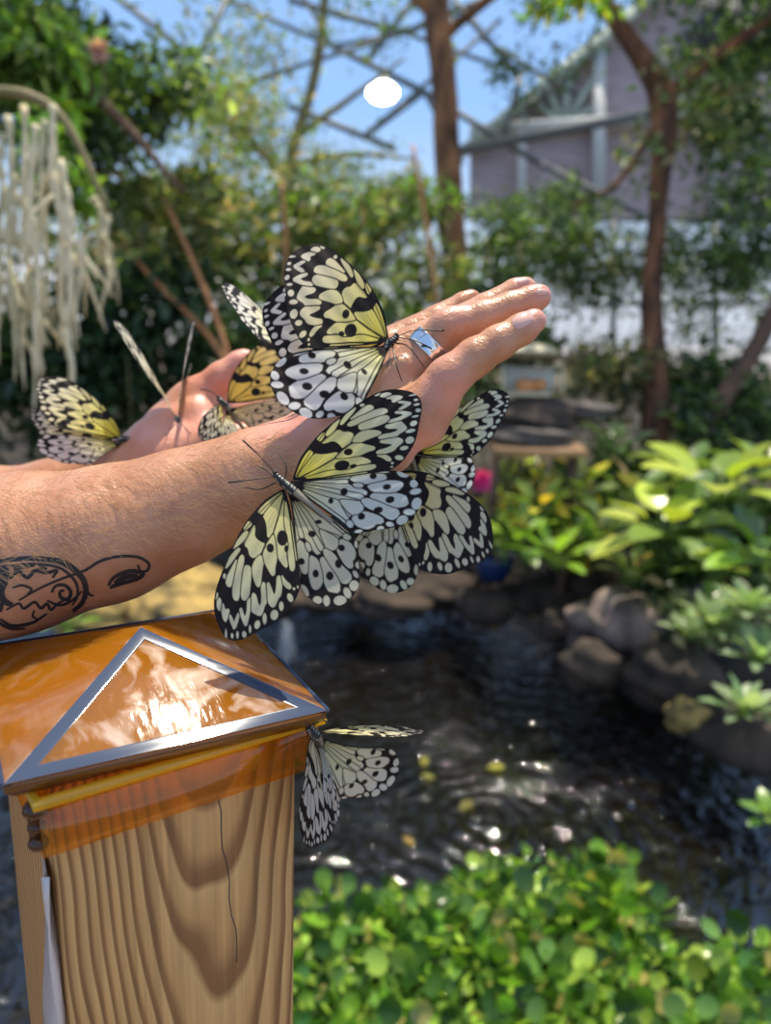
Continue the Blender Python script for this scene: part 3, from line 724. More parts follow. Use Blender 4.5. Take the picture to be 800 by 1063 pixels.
for pts, w in (('0,316 60,308 130,308 190,316 232,338 265,372 274,412 260,450 232,474', 2.4), ('0,332 100,324 180,333 222,358 246,392 246,430 230,455', 1.1),
               ('-60,335 -30,320 0,316', 2.4), ('60,440 130,400 200,370 270,345 320,315 380,300 440,302 474,322 470,344 448,346 440,326', 1.2),
               ('345,392 365,366 410,347 455,352 440,370 390,386 350,400', 1.7), ('365,384 400,366 440,360', 2.2), ('355,394 380,388 420,376', 1.6),
               ('165,415 178,394 208,392 226,414 216,436 194,430 192,412 206,408', 1.5), ('150,440 190,455 230,440 262,410', 1.1),
               ('30,372 60,350 88,368 112,346 150,352 182,345 168,368', 1.5), ('20,470 60,450 76,466 110,445 130,465 150,450 162,470 182,452 202,440', 1.2),
               ('0,348 16,376 2,410 12,440 40,455', 3.0), ('0,500 40,520 100,512 150,482', 1.2), ('-30,340 5,370 -10,400 0,440', 3.5), ('0,335 20,350 10,375', 3.0),
               ('35,330 70,335 110,330', 1.3), ('40,400 70,392 100,404 88,420', 1.0), ('110,470 104,490 120,500', .9), ('276,400 285,420 300,425', .9),
               ('-60,470 -20,500 30,528 80,530', 1.3), ('48,352 52,340 70,346', 1.6), ('120,345 130,335 150,340', 1.5), ('8,440 0,470 -20,480', 1.8)):
    drape_strip(tb, [(x / S, 480 + y / S) for x, y in P_(pts)], w)
o = tb.build('tattoo', M['ink'], person); o['label'] = 'black ink scrollwork tattoo on the near forearm'
def nail(c, u, v, name='fingernail'):
    """nail lying on the skin; c centre px, u long half-axis px, v short half-axis px"""
    V = []; n1, n2 = 9, 7; ok = True; VV = []
    c0, nn0 = hit(*c)
    for i in range(n1):
        for j in range(n2):
            a = -1 + 2 * i / (n1 - 1); b_ = -1 + 2 * j / (n2 - 1)
            a2 = a * math.sqrt(1 - .35 * b_ * b_); b2 = b_ * math.sqrt(1 - .3 * a * a)
            p, nn = hit(c[0] + u[0] * a2 + v[0] * b2, c[1] + u[1] * a2 + v[1] * b2)
            if p is None: p, nn = c0, nn0
            if nn @ (CAM - p) < 0: nn = -nn
            e = 1 - max(abs(a), abs(b_)) ** 4
            V.append(p + nn * (.0001 + .0006 * e))
    q = [[i * n2 + j, i * n2 + j + 1, (i + 1) * n2 + j + 1, (i + 1) * n2 + j] for i in range(n1 - 1) for j in range(n2 - 1)]
    mesh(name, V, [q], M['nail'], person)
nail((542.5, 332), (9.5, -6), (4, 6.0)); nail((562, 303), (5.5, 0), (0, 3.4)); nail((543, 291.5), (6.5, -2), (1, 2.6))
# silver ring round the ring finger
a_, b2_ = at(436, 372, .3795), at(455, 353, .378)
ax_ = (b2_ - a_) / np.linalg.norm(b2_ - a_); c_ = at(446.5, 361.5, .3785)
u_ = np.cross(ax_, [0, 0, 1.]); u_ /= np.linalg.norm(u_); w_ = np.cross(ax_, u_)
rb = MB(); prof = [(-.0035, 0), (-.0033, .0009), (-.0028, .0005), (-.0012, .0007), (.0012, .0007), (.0028, .0005), (.0033, .0009), (.0035, 0), (.003, -.0006), (-.003, -.0006)]
V = []; ns = 64; RR = 22.6 * .3785 / F
for i in range(ns):
    t = 2 * np.pi * i / ns
    for (x, r_) in prof: V.append(c_ + ax_ * x + (RR + r_) * (math.cos(t) * u_ + math.sin(t) * w_))
k_ = len(prof); rb.add(V, f4=[[i * k_ + j, i * k_ + (j + 1) % k_, ((i + 1) % ns) * k_ + (j + 1) % k_, ((i + 1) % ns) * k_ + j] for i in range(ns) for j in range(k_)])
o = rb.build('ring', M['silver'], person); o['label'] = 'plain silver ring band with raised edges'
# fine fair hair on the forearm
hb = MB()
for i in range(1500):
    x = rng.uniform(-5, 300); y = rng.uniform(478 - .1 * x, 600 - .25 * x)
    p, nn = hit(x, y)
    if p is None: continue
    if nn @ (CAM - p) < 0: nn = -nn
    g = at(x + rng.uniform(5, 12), y + rng.uniform(-5, 9), .37) - at(x, y, .37); g /= np.linalg.norm(g)
    ln = rng.uniform(.004, .008)
    hb.tube([p, p + (nn * .25 + g * .5) * ln, p + (nn * .4 + g * 1.0) * ln], [.00007, .00006, .00003], 3, cap=False)
o = hb.build('arm_hair', M['armhair'], person); o['kind'] = 'stuff'; o['label'] = 'fine fair hair on the near forearm'
# clothes and head hair outside the view
grow = lambda pr, g: [(p[0], p[1], p[2] + g, p[3] + g, p[4]) for p in pr]
half = [(A3(sx_, ys + s_ * .19, 1.52), A3(sx_, ys + s_ * .19, 1.52) * .55 + (el_r if s_ < 0 else el_l) * .45, .056, .052, .03) for s_ in (-1, 1)]
Vs, Qs = sdf_mesh(grow(half + BD[2:5], .012), .009, smooth=1); mesh('shirt', Vs, [Qs], M['shirt'], person)
tr = [BD[4]] + [p for p in BD if p[2] in (.09, .06) and p[0][2] < 1.01 and p[0][2] > .5]
Vs, Qs = sdf_mesh(grow(tr, .014), .009, smooth=1); mesh('trousers', Vs, [Qs], M['trouser'], person)
Vs, Qs = sdf_mesh([(A3(sx_ - .01, ys, 1.78), A3(sx_ + .015, ys, 1.81), .095, .095, .02), (A3(sx_ - .02, ys, 1.7), A3(sx_ - .02, ys, 1.78), .08, .09, .02)], .009, smooth=1); mesh('hair', Vs, [Qs], M['hair'], person)

# ------------------------------------------------------------------ post with amber cap
fl_, fr_ = on_z(0, 817, H - 1), on_z(342, 738, H - 1)
Ssz = .12; scl = Ssz / np.linalg.norm((fr_ - fl_)[:2])
FLc = CAM + (fl_ - CAM) * scl; FRc = CAM + (fr_ - CAM) * scl
ex = (FRc - FLc) / Ssz; ey = np.array([-ex[1], ex[0], 0]); ctr = (FLc + FRc) / 2 + ey * Ssz / 2
RZ = math.atan2(ex[1], ex[0]); ZC = ctr[2]
post = empty('deck_post', (ctr[0], ctr[1], .1), 'square pine deck post with streaky grain under the amber cap', 'post')
post.rotation_euler = (0, 0, RZ + math.radians(6))
def local_mesh(name, bld, material, parent, smooth=False):
    o = bld.build(name, material, None, smooth); o.parent = parent
    if name in ('skirt', 'bead', 'corner_scroll'): o.rotation_euler = (0, 0, math.radians(6))
    return o
def bevel(o, w, seg=2):
    md = o.modifiers.new('bevel', 'BEVEL'); md.width = w; md.segments = seg; md.limit_method = 'ANGLE'; return o
b = MB(); pw = .098
hz = ZC - .012 - .1; b.box((-.0008, 0, hz / 2), (pw, pw, hz)); o = local_mesh('shaft', b, M['pine'], post)
# object coordinates for the grain: put the origin near the visible part
o.data.transform(__import__('mathutils').Matrix.Translation((0, 0, -(ZC - .12 - .1)))); o.location = (0, 0, ZC - .12 - .1); bevel(o, .003)
# drying crack
b = MB(); zc = ZC - .1
b.tube([(.012 + .0008 * k + .0008 * math.sin(k * 1.7), -pw / 2 - .0001, zc - .033 - .0085 * k) for k in range(11)], .00022, 5)
local_mesh('crack', b, M['roof_dark'], post)
# torn strip on the left side of the corner
b = MB(); V = []
zs = np.linspace(ZC - .1 - .045, ZC - .1 - .30, 30)
for i, z in enumerate(zs):
    w1 = .004 + .0015 * math.sin(i * .9) + .004 * min(i / 12, 1); w2 = .022 + .0018 * math.sin(i * .7 + 1) + .006 * i / 30
    for k, yv in enumerate((-pw / 2 + .001, -pw / 2 + w1 * .6, -pw / 2 + w1 + .002, -pw / 2 + w2)):
        V.append((-.0008 - pw / 2 - .0026 - .0022 * math.sin(k * 1.5 + i * .35), yv, z))
b.add(V, f4=[[i * 4 + j, i * 4 + j + 1, i * 4 + j + 5, i * 4 + j + 4] for i in range(29) for j in range(3)])
o = local_mesh('plastic_strip', b, M['paper'], post, True); o['label'] = 'crinkled whitish plastic strip along the left edge'
md = o.modifiers.new('s', 'SOLIDIFY'); md.thickness = .0006

capo = empty('post_cap', (ctr[0], ctr[1], ZC), 'translucent amber pyramid post cap on the pine post', 'post cap'); capo.rotation_euler = (0, 0, RZ)
h2 = Ssz / 2; ap = .0235; th = .0035
def tri_prism(b, A, B, Cc, t):
    A, B, Cc = map(np.asarray, (A, B, Cc)); n = np.cross(B - A, Cc - A); n = n / np.linalg.norm(n); n = n if n[2] > 0 else -n
    V = [A, B, Cc, A - n * t, B - n * t, Cc - n * t]
    b.add(V, f3=[[0, 1, 2], [3, 5, 4]], f4=[[0, 3, 4, 1], [1, 4, 5, 2], [2, 5, 3, 0]])
cs = [(-h2, -h2, 0), (h2, -h2, 0), (h2, h2, 0), (-h2, h2, 0)]; apex = (0, 0, ap)
# roof: closed hollow pyramid shell
b = MB(); ins = .008
V = cs + [apex] + [(x * (1 - ins / h2), y * (1 - ins / h2), -.0005) for x, y, z in cs] + [(0, 0, ap - th)]
f3 = [[i, (i + 1) % 4, 4] for i in range(4)] + [[5 + (i + 1) % 4, 5 + i, 9] for i in range(4)]
f4 = [[(i + 1) % 4, i, 5 + i, 5 + (i + 1) % 4] for i in range(4)]
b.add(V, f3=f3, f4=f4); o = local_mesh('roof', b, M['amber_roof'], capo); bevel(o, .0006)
# raised bevelled borders on each face
def border(i, w=.0055):
    A, B, Cp = map(np.array, (cs[i], cs[(i + 1) % 4], apex)); n = np.cross(B - A, Cp - A); n = n / np.linalg.norm(n)
    g = (A + B + Cp) / 3
    def inset(P, k): return P + (g - P) * k
    # inset by equal distance w: scale about the incentre
    la, lb, lc = np.linalg.norm(B - Cp), np.linalg.norm(A - Cp), np.linalg.norm(A - B); I_ = (la * A + lb * B + lc * Cp) / (la + lb + lc)
    area = .5 * np.linalg.norm(np.cross(B - A, Cp - A)); rin = 2 * area / (la + lb + lc); k = w / rin
    outp = [P + (I_ - P) * .015 for P in (A, B, Cp)]; inn = [P + (I_ - P) * k for P in (A, B, Cp)]; mid = [P + (I_ - P) * (k * .9) for P in (A, B, Cp)]
    V = [p + n * .0002 for p in outp] + [p + n * .0003 for p in mid] + [p + n * .0001 for p in inn]
    bb = MB(); q = []
    for a in range(3):
        c = (a + 1) % 3; q += [[a, c, 3 + c, 3 + a], [3 + a, 3 + c, 6 + c, 6 + a]]
    bb.add(V, f4=q); return bb
local_mesh('bevelled_border', border(0), M['ridge'], capo)['label'] = 'bevelled border of the front face, sky reflection painted blue-grey'
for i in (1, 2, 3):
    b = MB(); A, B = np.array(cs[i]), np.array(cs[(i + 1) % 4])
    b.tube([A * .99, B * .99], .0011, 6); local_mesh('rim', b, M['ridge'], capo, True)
# skirt around the post head with bead and foot
def ring_profile(prof):
    b = MB(); V = []; n = len(prof)
    for (r_, z) in prof:
        V += [(-r_, -r_, z), (r_, -r_, z), (r_, r_, z), (-r_, r_, z)]
    q = [[i * 4 + j, i * 4 + (j + 1) % 4, ((i + 1) % n) * 4 + (j + 1) % 4, ((i + 1) % n) * 4 + j] for i in range(n) for j in range(4)]
    b.add(V, f4=q); return b
rs = .0497
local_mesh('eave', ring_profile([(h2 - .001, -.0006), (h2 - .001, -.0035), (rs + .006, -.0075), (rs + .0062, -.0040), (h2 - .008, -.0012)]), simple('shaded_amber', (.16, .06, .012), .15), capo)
o = local_mesh('bead', ring_profile([(rs + .0065, -.0076), (rs + .0078, -.0092), (rs + .0072, -.0112), (rs + .0046, -.0112), (rs + .0046, -.0076)]), M['amber_bead'], capo); o['label'] = 'bright yellow moulded bead'
local_mesh('skirt', ring_profile([(rs + .0052, -.0112), (rs + .0047, -.028), (rs + .0052, -.0315), (rs + .0012, -.0315), (rs + .0014, -.0112)]), M['amber_skirt'], capo)
b = MB()
for (yy_, z, r_) in ((-rs + .000, -.014, .0045), (-rs + .001, -.0215, .0032), (-rs + .000, -.0275, .0036)):
    b.ball((-rs - .0055, yy_ - .001, z), (r_, r_, r_ * .8), nu=14, nv=10)
b.tube([(-rs - .0055, -rs, -.012), (-rs - .006, -rs, -.02), (-rs - .0055, -rs, -.029)], [.003, .0022, .0028], 10)
o = local_mesh('corner_scroll', b, simple('dark_amber', (.06, .02, .006), .12), capo, True); o['label'] = 'dark glossy moulded scroll at the left corner'

# ------------------------------------------------------------------ vegetation
def leaf_mb(b, P, Dr, Nn, ln, wd, col, fold=.12, droop=.15):
    """vectorised pointed leaves: P base, Dr direction, Nn normal"""
    n = len(P); Dr = Dr / np.linalg.norm(Dr, axis=1)[:, None]; X = np.cross(Dr, Nn); X /= np.linalg.norm(X, axis=1)[:, None] + 1e-9; N = np.cross(X, Dr)
    ln = np.broadcast_to(ln, n)[:, None]; wd = np.broadcast_to(wd, n)[:, None]
    base = P; m1 = P + Dr * ln * .38 - N * ln * 0; m2 = P + Dr * ln * .75 - N * ln * droop * .5; tip = P + Dr * ln - N * ln * droop
    f_ = N * wd * fold * 2
    V = np.stack([base, m1 - X * wd * .5 + f_, m1, m1 + X * wd * .5 + f_, m2 - X * wd * .36 + f_, m2, m2 + X * wd * .36 + f_, tip], 1).reshape(-1, 3)
    k = np.arange(n)[:, None] * 8
    f3 = np.concatenate([k + [0, 2, 1], k + [0, 3, 2], k + [4, 5, 7], k + [5, 6, 7]]); f4 = np.concatenate([k + [1, 2, 5, 4], k + [2, 3, 6, 5]])
    b.add(V, f3, f4, np.repeat(col, 8, 0))
def rnd_dir(n, up=0.): 
    d = rng.normal(size=(n, 3)); d[:, 2] += up; return d / np.linalg.norm(d, axis=1)[:, None]
def pick(pal, n, jit=.25):
    pal = np.array(pal, float); c = pal[rng.integers(0, len(pal), n)]; return np.clip(c * (1 + rng.normal(0, jit, (n, 1))), .002, 1)

DARK = [(.05, .10, .03), (.085, .14, .05), (.06, .11, .06)]
MID = [(.15, .24, .06), (.20, .30, .09), (.11, .19, .06), (.28, .34, .14)]
BRIGHT = [(.24, .42, .04), (.32, .50, .07), (.18, .34, .05)]
YEL = [(.55, .50, .06), (.62, .40, .06), (.32, .42, .07), (.22, .32, .07)]
OLIVE = [(.28, .28, .13), (.36, .33, .17), (.20, .23, .10), (.42, .30, .18)]

def crown_pts(c, R, n, clumps=0, shell=.45):
    if clumps:
        cc = rng.normal(size=(clumps, 3)); cc /= np.linalg.norm(cc, axis=1)[:, None]; cc *= rng.uniform(.25, .95, (clumps, 1))
        P = cc[rng.integers(0, clumps, n)] + rng.normal(0, .16, (n, 3))
    else:
        P = rng.normal(size=(n, 3)); P /= np.linalg.norm(P, axis=1)[:, None]; P *= rng.uniform(shell, 1, (n, 1))
    return np.asarray(c) + P * np.asarray(R)
def foliage(c, R, n, ln, pal, clumps=0, ratio=.4, material='leaf', parent=None, name='foliage', down=-.2, jit=.42):
    b = MB(); P = crown_pts(c, R, n, clumps); d = rnd_dir(n, down); nn = rnd_dir(n, 1.2)
    l = ln * rng.uniform(.6, 1.25, n); leaf_mb(b, P, d, nn, l, l * ratio, pick(pal, n, jit))
    return b.build(name, M[material], parent)
def limb(pts, rad, material, parent, name='trunk', n=24, seg=10):
    b = MB(); C = curve_pts(pts, n); R = np.interp(np.linspace(0, 1, n), np.linspace(0, 1, len(rad)), rad)
    C = C + rng.normal(0, .04, C.shape) * R[:, None] * 1.2; b.tube(C, R, seg); return b.build(name, material, parent)
def sprigs(c, R, n, parent, material, base):
    b = MB()
    for i in range(n):
        e = crown_pts(c, R, 1, 0, .6)[0]; m_ = (np.asarray(base) + e) / 2 + rng.normal(0, .05, 3) * np.asarray(R); b.tube(curve_pts([base, m_, e], 7), np.linspace(.012, .003, 7) * max(R[0], .4), 5)
    return b.build('branch', M[material], parent)

def shrub(name, label, cat, px, py, d, rpx, rpy, dep, n, ln, pal, clumps=0, ratio=.4, base_z=.12, material='leaf', group=None, stem=True, bark='stem', down=-.2):
    c = at(px, py, d); R = (rpx * d / F, dep, rpy * d / F)
    e = empty(name, (c[0], c[1], base_z), label, cat, group); bpy.context.view_layer.update()
    foliage(c, R, n, ln, pal, clumps, ratio, material, e, down=down)
    if stem: sprigs(c, R, 9, e, bark, (c[0], c[1], base_z))
    return e

# far hedges and shrubs closing the view
def G(s): return s
shrub('evergreen_shrub', 'dense dark evergreen shrub mass behind the far hand, left of the pond', 'shrub', 90, 380, 3.6, 210, 120, .5, 5200, .085, DARK + [(.03, .07, .03)], 40, .45)
shrub('evergreen_shrub', 'dark green shrub behind the joined hands in the middle distance', 'shrub', 330, 400, 4.2, 190, 110, .5, 5200, .08, DARK + OLIVE[:1], 40, .4)
shrub('evergreen_shrub', 'olive leaved bush above the far hand, below the slanted brown stems', 'shrub', 190, 265, 4.6, 180, 85, .7, 4800, .085, MID[:3] + OLIVE + DARK, 36, .35)
shrub('evergreen_shrub', 'sunlit mid green bush left of the central tree trunk', 'shrub', 375, 265, 5.0, 130, 90, .7, 4200, .08, MID + OLIVE + BRIGHT[:1], 34, .32)
shrub('evergreen_shrub', 'shaded bush right of the central tree trunk, under the gable', 'shrub', 550, 240, 5.6, 85, 45, .6, 1500, .08, DARK + MID[:2], 22, .4)
shrub('evergreen_shrub', 'dark bush behind the raised fingertips', 'shrub', 520, 340, 4.8, 80, 70, .5, 2600, .07, DARK + MID[:1], 24, .4)
shrub('evergreen_shrub', 'dark leafy bush behind the broad leaved plants at right edge', 'shrub', 760, 420, 4.2, 110, 70, .5, 2800, .07, DARK + MID[:1], 26, .4)
shrub('evergreen_shrub', 'loose shrub between the feeder and the right tree trunk', 'shrub', 640, 400, 4.4, 75, 65, .4, 2000, .06, DARK + OLIVE, 22, .35)

shrub('evergreen_shrub', 'thin leaved bush whose leaves speckle the pale glasshouse wall behind the fingertips', 'shrub', 600, 285, 5.0, 85, 60, .5, 2300, .05, DARK + DARK + OLIVE[:1], 34, .45)
shrub('evergreen_shrub', 'thin leaved bush speckling the pale glasshouse wall right of the forked trunk', 'shrub', 740, 285, 5.0, 85, 70, .5, 2300, .05, DARK + DARK + OLIVE[:1], 34, .45)
# tall trees; crowns above the view are added to darken the pond reflection
def tree(name, label, trunk, rad, material, crowns, cat='tree', branches=()):
    T = [at(*p) for p in trunk]; e = empty(name, (T[0][0], T[0][1], T[0][2]), label, cat); bpy.context.view_layer.update()
    limb(T, rad, M[material], e)
    for br, rr_ in branches: limb([at(*p) for p in br], rr_, M[material], e, 'branch', 16, 8)
    for (px, py, d, rpx, rpy, dep, n, ln, pal, cl) in crowns:
        foliage(at(px, py, d), (rpx * d / F, dep, rpy * d / F), n, ln, pal, cl, .36, 'leaf', e)
    return e
tree('slender_tree', 'slender tree with flaking orange brown trunk in the centre of the view',
     [(470, 560, 5.2), (468, 400, 5.2), (472, 300, 5.2), (466, 200, 5.2), (462, 100, 5.2), (452, 0, 5.2), (440, -220, 5.2)], [.11, .10, .085, .085, .08, .085, .06], 'bark',
     [(430, -110, 5.2, 200, 60, .8, 900, .10, MID + DARK, 40), (560, 60, 4.6, 55, 70, .4, 420, .055, DARK + [(.06, .09, .05)], 12), (430, 215, 4.8, 60, 35, .4, 420, .07, BRIGHT + MID, 10)],
     branches=[([(455, 20, 5.2), (400, -30, 5.1), (330, -60, 5.0)], [.04, .02]), ([(456, 40, 5.2), (520, -10, 5.0), (600, -60, 4.8)], [.04, .02])])
tree('forked_tree', 'forked reddish tree at right whose trunk bends at a dark knot',
     [(680, 520, 4.2), (680, 430, 4.2), (676, 330, 4.2), (682, 220, 4.2), (688, 110, 4.2), (655, 45, 4.2), (618, -10, 4.2), (590, -80, 4.2)], [.085, .075, .06, .045, .075, .05, .045, .035], 'redbark',
     [(700, 130, 4.3, 60, 60, .5, 520, .07, MID + OLIVE, 14), (600, -5, 3.6, 60, 16, .2, 220, .07, BRIGHT + YEL[:1], 8), (690, -90, 4.4, 200, 70, .8, 1500, .09, DARK + MID, 30), (600, 205, 4.3, 60, 30, .4, 320, .055, MID + DARK, 14)],
     branches=[([(688, 105, 4.2), (740, 60, 4.2), (830, 0, 4.2)], [.045, .02]), ([(688, 120, 4.2), (640, 190, 4.3), (590, 215, 4.3)], [.02, .01])])
tree('leaning_tree', 'dark trunk leaning out of the planting at the right edge',
     [(690, 500, 4.0), (740, 430, 4.0), (790, 350, 4.0), (850, 230, 4.0)], [.06, .05, .045, .04], 'darkbark',
     [(790, 210, 4.1, 90, 90, .6, 1500, .06, DARK + MID[:2], 22), (765, 85, 4.6, 75, 95, .6, 2400, .07, DARK + MID[:3], 28), (860, -60, 4.0, 200, 120, .8, 1500, .08, DARK, 20)])
tree('overhanging_tree', 'leafy tree overhanging the upper left corner with bright narrow leaves',
     [(-120, 520, 3.2), (-90, 300, 3.2), (-70, 120, 3.1), (20, 60, 3.0), (110, 110, 2.9), (190, 200, 2.9)], [.08, .07, .05, .03, .02, .008], 'darkbark',
     [(30, 40, 2.9, 110, 85, .4, 1500, .085, BRIGHT + MID, 26), (95, 110, 3.3, 120, 80, .5, 2400, .075, DARK + MID, 28), (60, 170, 2.7, 45, 55, .2, 380, .08, BRIGHT + MID[:1], 9),
      (150, 210, 3.4, 110, 60, .4, 1700, .065, MID + OLIVE, 22), (235, 110, 3.9, 100, 75, .6, 950, .05, MID + OLIVE, 24), (30, -190, 3.2, 240, 130, .7, 2400, .085, BRIGHT + DARK, 26)])
tree('canopy_tree', 'fine leaved tree whose twigs lace the sky above the hands',
     [(318, 470, 6.4), (315, 300, 6.4), (300, 180, 6.4), (330, 60, 6.4), (350, -150, 6.4)], [.09, .06, .05, .04, .03], 'stem',
     [(290, 150, 6.2, 150, 55, .8, 1500, .055, OLIVE + MID + BRIGHT[:1], 30), (370, 185, 6.0, 90, 40, .7, 800, .06, MID + OLIVE, 16), (230, 50, 6.4, 110, 60, .8, 800, .06, OLIVE + MID, 26), (210, 120, 5.6, 90, 60, .6, 900, .055, MID + OLIVE, 26), (380, 20, 6.0, 90, 40, .6, 350, .06, DARK + MID, 18), (240, -80, 6.4, 240, 50, .8, 900, .11, MID + DARK, 34)],
     branches=[([(300, 190, 6.4), (240, 130, 6.3), (150, 95, 6.2)], [.035, .012]), ([(310, 140, 6.4), (380, 90, 6.3), (420, 60, 6.3)], [.03, .01]), ([(305, 170, 6.4), (370, 160, 6.3), (430, 165, 6.3)], [.03, .01])])

# slanted orange brown stems behind the hands
for lab, a, b_, c in (('thin orange brown stem slanting behind the far hand, nearest the hanging roots', (98, 215, 3.3), (150, 280, 3.3), (232, 372, 3.3)),
                      ('pale brown stem slanting down toward the far thumb', (170, 205, 3.2), (208, 290, 3.2), (236, 368, 3.2)),
                      ('thin upright tan stem left of the central tree trunk', (292, 190, 3.9), (296, 250, 3.9), (298, 420, 3.9)),
                      ('thin leaning stem close left of the central tree trunk', (428, 150, 4.1), (446, 260, 4.1), (470, 440, 4.1))):
    b = MB(); b.tube(curve_pts([at(*a), at(*b_), at(*c), at(c[0] + 20, c[1] + 110, c[2])], 24), np.linspace(.009, .012, 24), 8); o = b.build('sapling', M['orange_stem']); tag(o, lab, 'sapling')

# hanging aerial roots, each strand by itself
k = 0
strands = [(8, 120, 395), (22, 110, 428), (34, 130, 385), (46, 125, 395), (58, 140, 372), (66, 165, 350), (14, 180, 330), (40, 200, 380), (52, 110, 300), (2, 140, 300), (28, 160, 405), (70, 210, 395), (98, 205, 262), (108, 215, 300), (86, 245, 290), (-8, 130, 380)]
for i, (x, y0, y1) in enumerate(strands):
    d = 1.55 + .1 * math.sin(i * 2.1); b = MB(); n = 30; t = np.linspace(0, 1, n)
    x1 = x + 9 * math.sin(i * 1.7) + 6
    C = np.array([at(x + (x1 - x) * s + 3 * math.sin(s * 9 + i), y0 + (y1 - y0) * s, d) for s in t])
    pal = np.array([.86, .74, .46]) if i % 3 else np.array([.66, .58, .34])
    R_ = np.interp(t, [0, .3, .8, 1], [.0062, .0058, .0045, .0015]) * (1 + .35 * np.sin(t * 46 + i))
    b.tube(C, R_, 8, col=np.tile(pal, (n, 1)))
    for q in range(5):
        s0 = rng.uniform(.3, .9); j = int(s0 * (n - 1)); p = C[j]; e_ = p + np.array([rng.normal(0, .02), rng.normal(0, .02), -rng.uniform(.05, .12)])
        b.tube(curve_pts([p, (p + e_) / 2 + rng.normal(0, .006, 3), e_], 8), np.linspace(.005, .0012, 8), 6, col=np.tile(pal, (8, 1)))
    o = b.build('hanging_root', M['rootcol']); tag(o, 'pale knobbly aerial root strand hanging from the upper left tree', 'root', 'pale aerial roots hanging at the upper left')
# stalk carrying them
b = MB(); b.tube(curve_pts([at(-120, 60, 1.62), at(-30, 92, 1.6), at(30, 100, 1.6), at(70, 130, 1.6), at(112, 220, 1.6)], 30), np.linspace(.016, .006, 30), 8)
o = b.build('tree_branch', M['stem']); tag(o, 'thin arching branch the pale roots hang from', 'branch')

# flowers
def flower(px, py, d, r, col, label, n=9):
    c = at(px, py, d); b = MB(); e = empty('flower', c, label, 'flower'); bpy.context.view_layer.update()
    a = rng.uniform(0, 6.28, n * 2); P = np.tile(c, (n * 2, 1)); dr = np.stack([np.cos(a), -.6 + 0 * a, np.sin(a)], 1); dr[n:, 1] -= 1
    leaf_mb(b, P, dr, np.tile((0, -1., .3), (n * 2, 1)), r, r * .7, pick([col], n * 2, .1)); b.build('petals', M['leaf'], e)
    px_tube([(px, py, d), (px + 3, py + 20, d + .02), (px + 6, py + 60, d + .05)], .004, 'stem', e, M['stem'])
flower(500, 498, 2.9, .05, (.75, .08, .35), 'small bright pink flower below the jutting butterfly at right of the hand')
flower(104, 55, 2.6, .045, (.72, .48, .45), 'pale pink blossom in the leaves of the upper left tree')

# ------------------------------------------------------------------ ground, pond, rocks
shore = [on_z(*p) for p in ((-300, 640), (60, 640), (250, 628), (420, 622), (520, 632), (585, 668), (640, 715), (700, 765), (780, 800), (860, 850), (1000, 900))]
def shore_y(x):
    xs = [p[0] for p in shore]; ys_ = [p[1] for p in shore]; return np.interp(x, xs, ys_)
nx, ny = 90, 90; gx = np.linspace(-8, 8, nx); gy = np.linspace(.7, 11, ny); V = []
for x in gx:
    for y in gy:
        dd = y - shore_y(x); z = -.25 + .38 / (1 + math.exp(-dd * 9)) + max(0, min(dd, 4)) * .05 + .03 * math.sin(x * 3) * math.sin(y * 2.7)
        V.append((x, y, z))
ids = np.arange(nx * ny).reshape(nx, ny)
o = mesh('ground', V, [np.stack([ids[:-1, :-1].ravel(), ids[1:, :-1].ravel(), ids[1:, 1:].ravel(), ids[:-1, 1:].ravel()], 1)], M['soil']); tag(o, 'dark planting soil around the pond', None, kind='structure')
b = MB(); gx = np.linspace(-6, 6, 3); b.add([(-6, .62, 0), (6, .62, 0), (6, 6, 0), (-6, 6, 0)], f4=[[0, 1, 2, 3]])
o = b.build('pond_water', M['water'], smooth=False); tag(o, 'dark rippled pond water', None, kind='structure')
b = MB()
for i in range(9): b.box((0, .56 - .145 * i, .085), (3.2, .138, .03))
o = b.build('floor', M['deck'], smooth=False); tag(o, 'wooden deck boards', None, kind='structure')

def rock(c, r, label, material='rock', seed=0, group=None):
    b = MB(); nu, nv = 26, 16; rg = np.random.default_rng(seed + 100); ph = rg.uniform(0, 6, 9); fr = rg.uniform(1.2, 4.5, 9)
    u = np.linspace(0, 2 * np.pi, nu, endpoint=False); v = np.linspace(0, np.pi, nv + 1)
    g = np.array([[math.sin(q) * math.cos(a), math.sin(q) * math.sin(a), math.cos(q)] for q in v for a in u])
    s = 1 + .12 * np.sin(g[:, 0] * fr[0] + ph[0]) * np.sin(g[:, 1] * fr[1] + ph[1]) + .10 * np.sin(g[:, 2] * fr[2] * 2 + ph[2] + g[:, 0] * 3) + .05 * np.sin(g[:, 0] * 9 + ph[3]) * np.sin(g[:, 1] * 8 + g[:, 2] * 7 + ph[4])
    s = np.round(s * 9) / 9 * .4 + s * .6
    q = [[i * nu + j, (i + 1) * nu + j, (i + 1) * nu + (j + 1) % nu, i * nu + (j + 1) % nu] for i in range(nv) for j in range(nu)]
    b.add(g * s[:, None] * np.asarray(r), f4=q); o = b.build('rock', M[material]); o.location = tuple(c)
    return tag(o, label, 'rock', group)
def rock_px(px, py, d, rpx, rpy, label, **k):
    c = at(px, py, d); return rock(c, (rpx * d / F, rpx * d / F * .8, rpy * d / F), label, **k)
rock_px(185, 600, 3.1, 52, 17, 'mossy tan boulder under the near forearm, upper one of the pair', material='moss_rock', seed=1)
rock_px(190, 628, 2.9, 62, 16, 'mossy tan boulder just behind the amber cap, lower one of the pair', material='moss_rock', seed=2)
rock_px(95, 640, 2.8, 40, 22, 'mossy boulder half hidden by forearm and cap at left', material='moss_rock', seed=3)
dark = 'dark wet rock along the far edge of the pond'; dg = 'dark rocks along the far pond edge'
